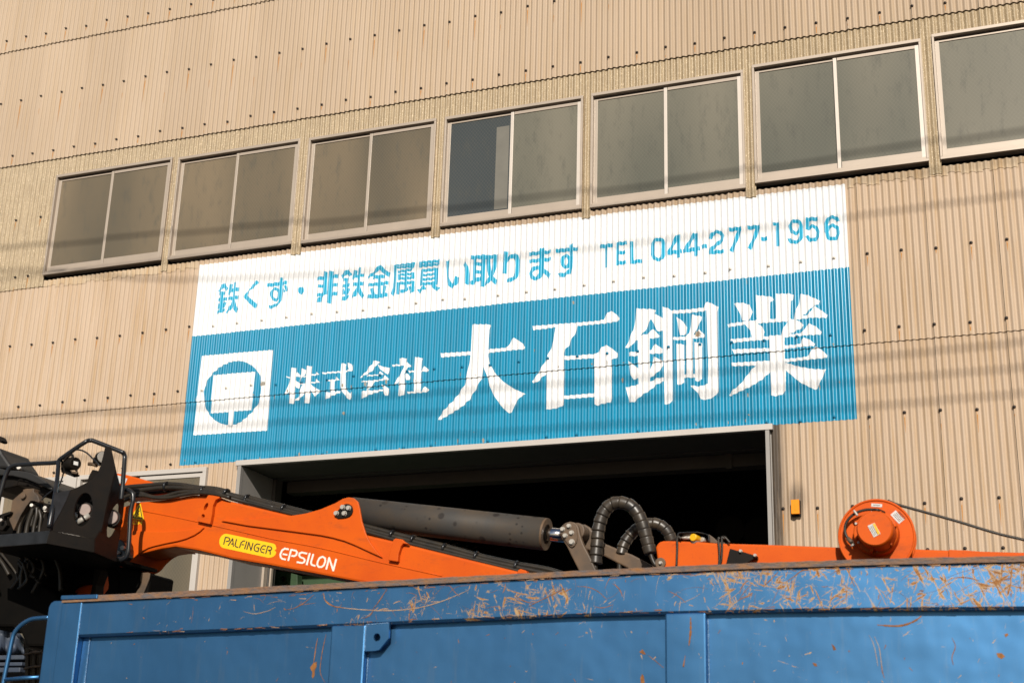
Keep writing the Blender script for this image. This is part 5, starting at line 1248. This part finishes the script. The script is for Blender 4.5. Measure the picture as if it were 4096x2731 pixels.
# tubular rails
kt = 1/ppm(300, 1850, -6.0)
def rail(pts, ys, r=7.4, m=BLACK_G):
    P = []
    for (u, v), y in zip(EK(pts), ys): P.append(at(u, v, y))
    t = MB(); t.tube(spline(P, 6), r*kt, 12); return op(t, "rail", m)
rail([(-60,1240),(-20,1060),(30,880),(75,720),(130,585),(180,525),(240,498),(320,486),(640,466),(930,448),(1010,385),(1250,215),(1400,118),(1450,92),(1500,86),(1560,100),(1990,268),(2035,295),(2058,345),(2055,420),(2030,760),(2012,960),(2000,1060)],
     [-5.98]*10+[-6.0, -6.0, -5.99, -5.98, -5.98, -5.97, -5.93, -5.92, -5.91, -5.91, -5.90, -5.90, -5.90])
rail([(965,440),(958,560),(940,760),(915,950),(870,1200),(810,1520)], [-6.02, -6.05, -6.12, -6.22, -6.3, -6.33], 7.2)
P = EK([(2030,900),(2110,905),(2170,940),(2195,985),(2197,1080)])+FK([(2130,-150),(2100,0),(2085,300),(2070,560),(2055,650),(2020,715),(1960,748),(1890,750)])
t = MB(); t.tube(spline(W(P, -5.84), 5), 7.4*kt, 12); op(t, "rail", BLACK_G)
# hinge with its bolts low on the boom end
t = MB(); t.prism(W(FK([(1880,440),(1930,425),(1990,470),(2030,560),(2020,700),(1960,760),(1870,760)]), -5.70), 0.08); op(t, "hinge", BLACK_G, 0.006)
for p, r in (((1960,560), 34), ((1885,635), 28)):
    c = at(*FK([p])[0], -5.72); t = MB(); t.disc((c[0], -5.70, c[2]), (0, -1, 0), r*kt/4.0*1.0, 0.02, 6); op(t, "bolt", STEELB, 0.002)
# lamps behind the guard plates
def worklight(u, v, Y, rx, nm="work_lamp"):
    c = at(u, v, Y); k = 1/ppm(u, v, Y); r = rx*k/4.1268; ax_ = (0.45, -1, 0)
    t = MB(); t.disc(Vector(c), ax_, r, 0.012, 24, r2=r*0.85); op(t, "lamp_lens", LENS)
    t = MB(); a = Vector(ax_).normalized()
    t.disc(Vector(c)-a*0.002, -a, r*1.18, 0.035, 24); 
    for q in range(6): t.disc(Vector(c)-a*(0.04+0.014*q), -a, r*(1.2-0.04*q), 0.007, 24)
    op(t, "lamp_body", BLACK)
e_ = EK([(1405,1232)])[0]; worklight(*e_, -6.10, 88)
e_ = EK([(1838,1362)])[0]; worklight(*e_, -5.93, 100)
# couplings under the lamp
for a, b, r in (((1215,1340), (1290,1310), 40), ((1265,1450), (1480,1320), 38)):
    P = [at(*EK([a])[0], -6.13), at(*EK([b])[0], -6.10)]
    t = MB(); t.tube(P, r*kt/4.1268, 12); op(t, "coupling", STEELB)
    m_ = (P[0]+P[1])/2; d = Vector(P[1]-P[0]).normalized()
    t = MB(); t.disc(Vector(m_), d, r*1.15*kt/4.1268, 0.012, 6); op(t, "coupling_nut", BLACK)
# alarm horn on the post and lamp on the tall plate
c = at(*EK([(1170,490)])[0], -5.98); t = MB()
t.disc(Vector(c)+Vector((-0.03, 0.01, 0.01)), (1, -0.35, -0.12), 88*kt/4.1268, 0.085, 22); t.disc(Vector(c)+Vector((-0.045, 0.02, 0.015)), (1, -0.35, -0.12), 70*kt/4.1268, 0.02, 22)
op(t, "alarm_horn", BLACK, 0.004)
c = at(*EK([(1252,462)])[0], -6.045); t = MB(); t.prism(W(EK([(1218,425),(1288,440),(1284,500),(1213,482)]), -6.052), 0.004); op(t, "horn_label", LABELW)
t = MB(); t.prism(W(EK([(1005,410),(1090,430),(1110,560),(1270,640),(1265,665),(1190,680),(1010,610),(1000,560)]), -5.97), 0.03); op(t, "horn_bracket", BLACK, 0.003)
t = MB(); t.prism(W(EK([(1165,585),(1270,600),(1262,640),(1180,625)]), -6.0), 0.02); op(t, "horn_foot", DUSTY, 0.003)
c = at(*EK([(1665,395)])[0], -5.93); t = MB(); ax_ = Vector((0.9, -0.35, 0.1)).normalized()
t.disc(Vector(c), ax_, 98*kt/4.1268, 0.03, 24); t.disc(Vector(c)-ax_*0.05, ax_, 60*kt/4.1268, 0.05, 20); op(t, "side_lamp", BLACK, 0.003)
t = MB(); t.disc(Vector(c)+ax_*0.031-Vector((0, 0.012, 0)), ax_, 80*kt/4.1268, 0.006, 24); op(t, "side_lamp_lens", STEELB)
t = MB(); t.tube(W(EK([(1465,472),(1540,478),(1600,500)]), -5.95), 26*kt/4.1268, 10); op(t, "lamp_handle", DUSTY)
t = MB(); t.prism(W(EK([(1440,740),(1480,640),(1525,565),(1620,585),(1560,690),(1440,780)]), -5.95), 0.03); op(t, "lamp_bracket", BLACK, 0.003)
t = MB(); t.tube(spline(W(EK([(1010,390),(1120,330),(1190,290),(1240,245),(1330,245),(1430,290),(1510,365),(1580,430),(1640,500)]), -6.0), 6), 11*kt/4.1268, 8); op(t, "cable", BLACK_G)
t = MB(); t.tube(spline(W(EK([(1060,420),(1110,360),(1180,320),(1200,370),(1150,390)]), -6.015), 6), 18*kt/4.1268, 8); op(t, "cable", BLACK)
t = MB(); t.tube(spline(W(EK([(1050,620),(1020,720),(975,830),(880,900),(760,990),(690,1070)]), -5.94), 6), 10*kt/4.1268, 8); op(t, "cable", BLACK_G)
# tangle of hoses under and behind the platform
th = random.Random(17)
for k in range(12):
    a = (th.uniform(-100, 900), th.uniform(600, 800)); b = (a[0]+th.uniform(-150, 350), th.uniform(900, 1300))
    m1 = ((a[0]+b[0])/2+th.uniform(-160, 160), (a[1]+b[1])/2+th.uniform(-80, 80))
    t = MB(); t.tube(spline(W(FK([a, m1, b]), YB+th.uniform(-.06, .04)), 8), th.uniform(.008, .014), 8); op(t, "loose_hose", RUBBER)
for k in range(9):
    a = (th.uniform(420, 840), th.uniform(1090, 1180)); b = (a[0]+th.uniform(-260, 60), th.uniform(1450, 1560))
    m1 = ((a[0]+b[0])/2+th.uniform(-90, 90), (a[1]+b[1])/2)
    t = MB(); t.tube(spline(W(EK([a, m1, b]), -5.80+th.uniform(-.05, .05)), 8), th.uniform(.007, .012), 8); op(t, "loose_hose", RUBBER)
for p in ((760,1225), (765,1270), (540,1180), (330,560)):
    c = at(*EK([p])[0], -5.90); t = MB(); t.disc(tuple(c), (0.4, -1, 0.2), th.uniform(.008, .013), 0.03, 10); op(t, "hose_fitting", STEELB)
for i in range(7):
    c = at(*FK([(350+i*46+(i % 2)*10, 690+(i % 3)*28)])[0], YB-0.075); t = MB(); t.disc(tuple(c), (0, -1, 0), 0.006, 0.002, 8); op(t, "step_hole_dot", DUSTY)  # pale discs standing for the bright dots of holes in a step
# seat
seat = empty("seat", (0, 0, 0), None, None); seat.parent = cr; seat.location = (0, 0, 0)
def se(mb, name, m, bevel=0.0):
    o = mb.build(name, m, cr, bevel=bevel); o.parent = seat; o.location = -Vector(cr.location); return o
t = MB(); t.prism(W(EK([(-300,540),(0,545),(100,575),(300,580),(430,600),(560,640),(680,710),(790,790),(850,850),(862,880),(840,905),(780,880),(620,800),(420,720),(200,670),(0,660),(-300,660)]), -5.80), 0.42); se(t, "cushion", SEATM, 0.03)
t = MB(); t.prism(W(EK([(-300,640),(0,650),(200,665),(420,715),(620,795),(760,870),(845,890),(830,930),(700,1005),(640,990),(660,900),(540,860),(300,830),(0,900),(-300,920)]), -5.76), 0.34); se(t, "seat_pan", BLACK, 0.01)
t = MB(); t.tube(spline(W(EK([(280,810),(300,760),(345,735),(500,780),(680,840),(700,850)]), -5.82), 6), 9*kt/4.1268, 8); se(t, "seat_frame", BLACK)
t = MB(); t.prism(W(EK([(0,215),(30,290),(175,500),(120,560),(70,545),(-300,545),(-300,150)]), -5.72), 0.3); se(t, "backrest", SEATM, 0.02)
t = MB(); t.prism(W(EK([(0,20),(20,60),(35,90),(10,115),(-40,110),(-40,0)]), -5.7), 0.06); se(t, "head_lamp", BLACK, 0.004)
# bracket and control pedestal under the seat
t = MB(); t.prism(W(EK([(200,1075),(300,985),(380,920),(370,900),(430,880),(560,878),(555,930),(620,990),(650,1080),(640,1110),(560,1085),(500,1085),(430,1170),(330,1330),(220,1570),(150,1400)]), -5.90), 0.05); op(t, "seat_bracket", DUSTY, 0.006)
c = at(*EK([(385,1010)])[0], -5.91); t = MB(); t.disc((c[0], -5.90, c[2]), (0, -1, 0.1), 40*kt/4.1268, 0.02, 18); op(t, "bracket_pin", DUSTY, 0.003)
t = MB()
for dx, w_ in ((0, 60), (130, 70), (250, 60), (350, 50)):
    t.tube(spline(W(EK([(520+dx*0.35,1090+dx*0.4),(430+dx*0.7,1250+dx*0.3),(340+dx*0.9,1450+dx*0.2),(290+dx,1700)]), -5.86), 6), w_*0.5*kt/4.1268, 10)
t.build_ = None
op(t, "control_hose", RUBBER)
t = MB(); t.prism(W(EK([(-60,1330),(40,1290),(170,1250),(160,1300),(60,1340),(40,1420),(90,1400),(110,1480),(40,1568),(-60,1568)]), -5.93), 0.04); op(t, "lever_block", BLACK, 0.004)
for a in ((755,1222), (30,1410)):
    c = at(*EK([a])[0], -5.95); t = MB(); t.disc((c[0], -5.95, c[2]), (0.2, -1, 0.1), 24*kt/4.1268, 0.02, 12); op(t, "lever_knob", STEELB, 0.003)
t = MB(); t.prism(W(EK([(240,1240),(430,1090),(700,1105),(790,1200),(800,1620),(-100,1620),(-100,1420),(110,1385)]), -5.70), 0.05); op(t, "dark_backing", SHADE_BLACK)  # added dark sheet that blackens the gap below the seat
t = MB(); t.prism(W(EK([(940,985),(1580,780),(1690,1100),(1680,1540),(860,1560)]), -5.72), 0.02); op(t, "dark_backing", SHADE_BLACK)  # added dark sheet so the lamp hole looks black
t = MB(); t.prism(W(EK([(700,1130),(790,1125),(850,1150),(840,1600),(650,1600),(740,1300)]), -5.86), 0.06); op(t, "control_box", BLACK, 0.006)

# ================================================================== things at the far left, beyond the container
LKQ = K(0, 2350, 4.1156)
yt = -4.2
tp = empty("tarpaulin", (float(at(60, 2600, yt)[0]), yt, 1.5), "pale blue grey tarpaulin at the left edge, behind the blue grab handle", "tarpaulin")
t = MB(); pr = None
uL, uR = -400, 390
rows_ = []
for j in range(7):
    row = []
    for i in range(16):
        f = i/15; u_ = uL+(uR-uL)*f; top = 610+60*f if f < .8 else 660+900*(f-.8); bot = 1110
        vv = top+(bot-top)*j/6
        p = at(*LKQ([(u_, vv)])[0], yt+0.06*math.sin(i*1.3+j*.4)+0.04*math.sin(j*1.1)); row.append(tuple(p))
    rows_.append(row)
vs = [p for r_ in rows_ for p in r_]; t.add(vs, [(j*16+i, (j+1)*16+i, (j+1)*16+i+1, j*16+i+1) for j in range(6) for i in range(15)], 0, True)
o = t.build("cover", TARP, tp); sd = o.modifiers.new("thickness", 'SOLIDIFY'); sd.thickness = 0.006
t = MB(); p0 = at(-60, 2610, yt+0.3); p1_ = at(100, 2610, yt+0.3); t.box(p0[0]-0.4, p1_[0]+0.05, yt+0.12, yt+0.9, 1.55, p0[2]+0.1); t.build("load", BLACK, tp, bevel=0.03)
for k, (va, vb) in enumerate(((1090,1180),(1210,1290),(1300,1400))):
    pa, pb = at(*LKQ([(-300, va)])[0], -4.6), at(*LKQ([(415, vb)])[0], -4.6)
    t = MB(); t.box(pa[0], pb[0], -4.62-0.02*k, -4.1, pb[2], pa[2]-0.012)
    o = t.build("steel_plank", TARP, None, bevel=0.006)
    tag(o, ("blue grey steel plank, %s of the three stacked behind the grab handle" % ("topmost", "middle", "lowest")[k]), "plank", "steel planks stacked behind the grab handle")
bpole = empty("timber_bundle", (float(at(130, 2650, -4.9)[0]), -4.9, 1.2), "bundle of grey timber stakes tied with rope, between the grab handle and the container", "timber")
for k in range(5):
    ua = 410+k*56
    t = MB(); t.prism(W(LKQ([(ua,985+18*k),(ua+52,990+18*k),(ua+48,1700),(ua-4,1700)]), -4.9+0.02*(k % 2)), 0.06); t.build("stake", WOOD, bpole, bevel=0.004)
for va in (1090, 1320):
    t = MB(); t.tube(spline(W(LKQ([(395,va+10),(470,va-10),(540,va-28),(620,va-30),(690,va-40)]), -4.925), 5), 0.008, 8); t.build("rope", DUSTY, bpole)
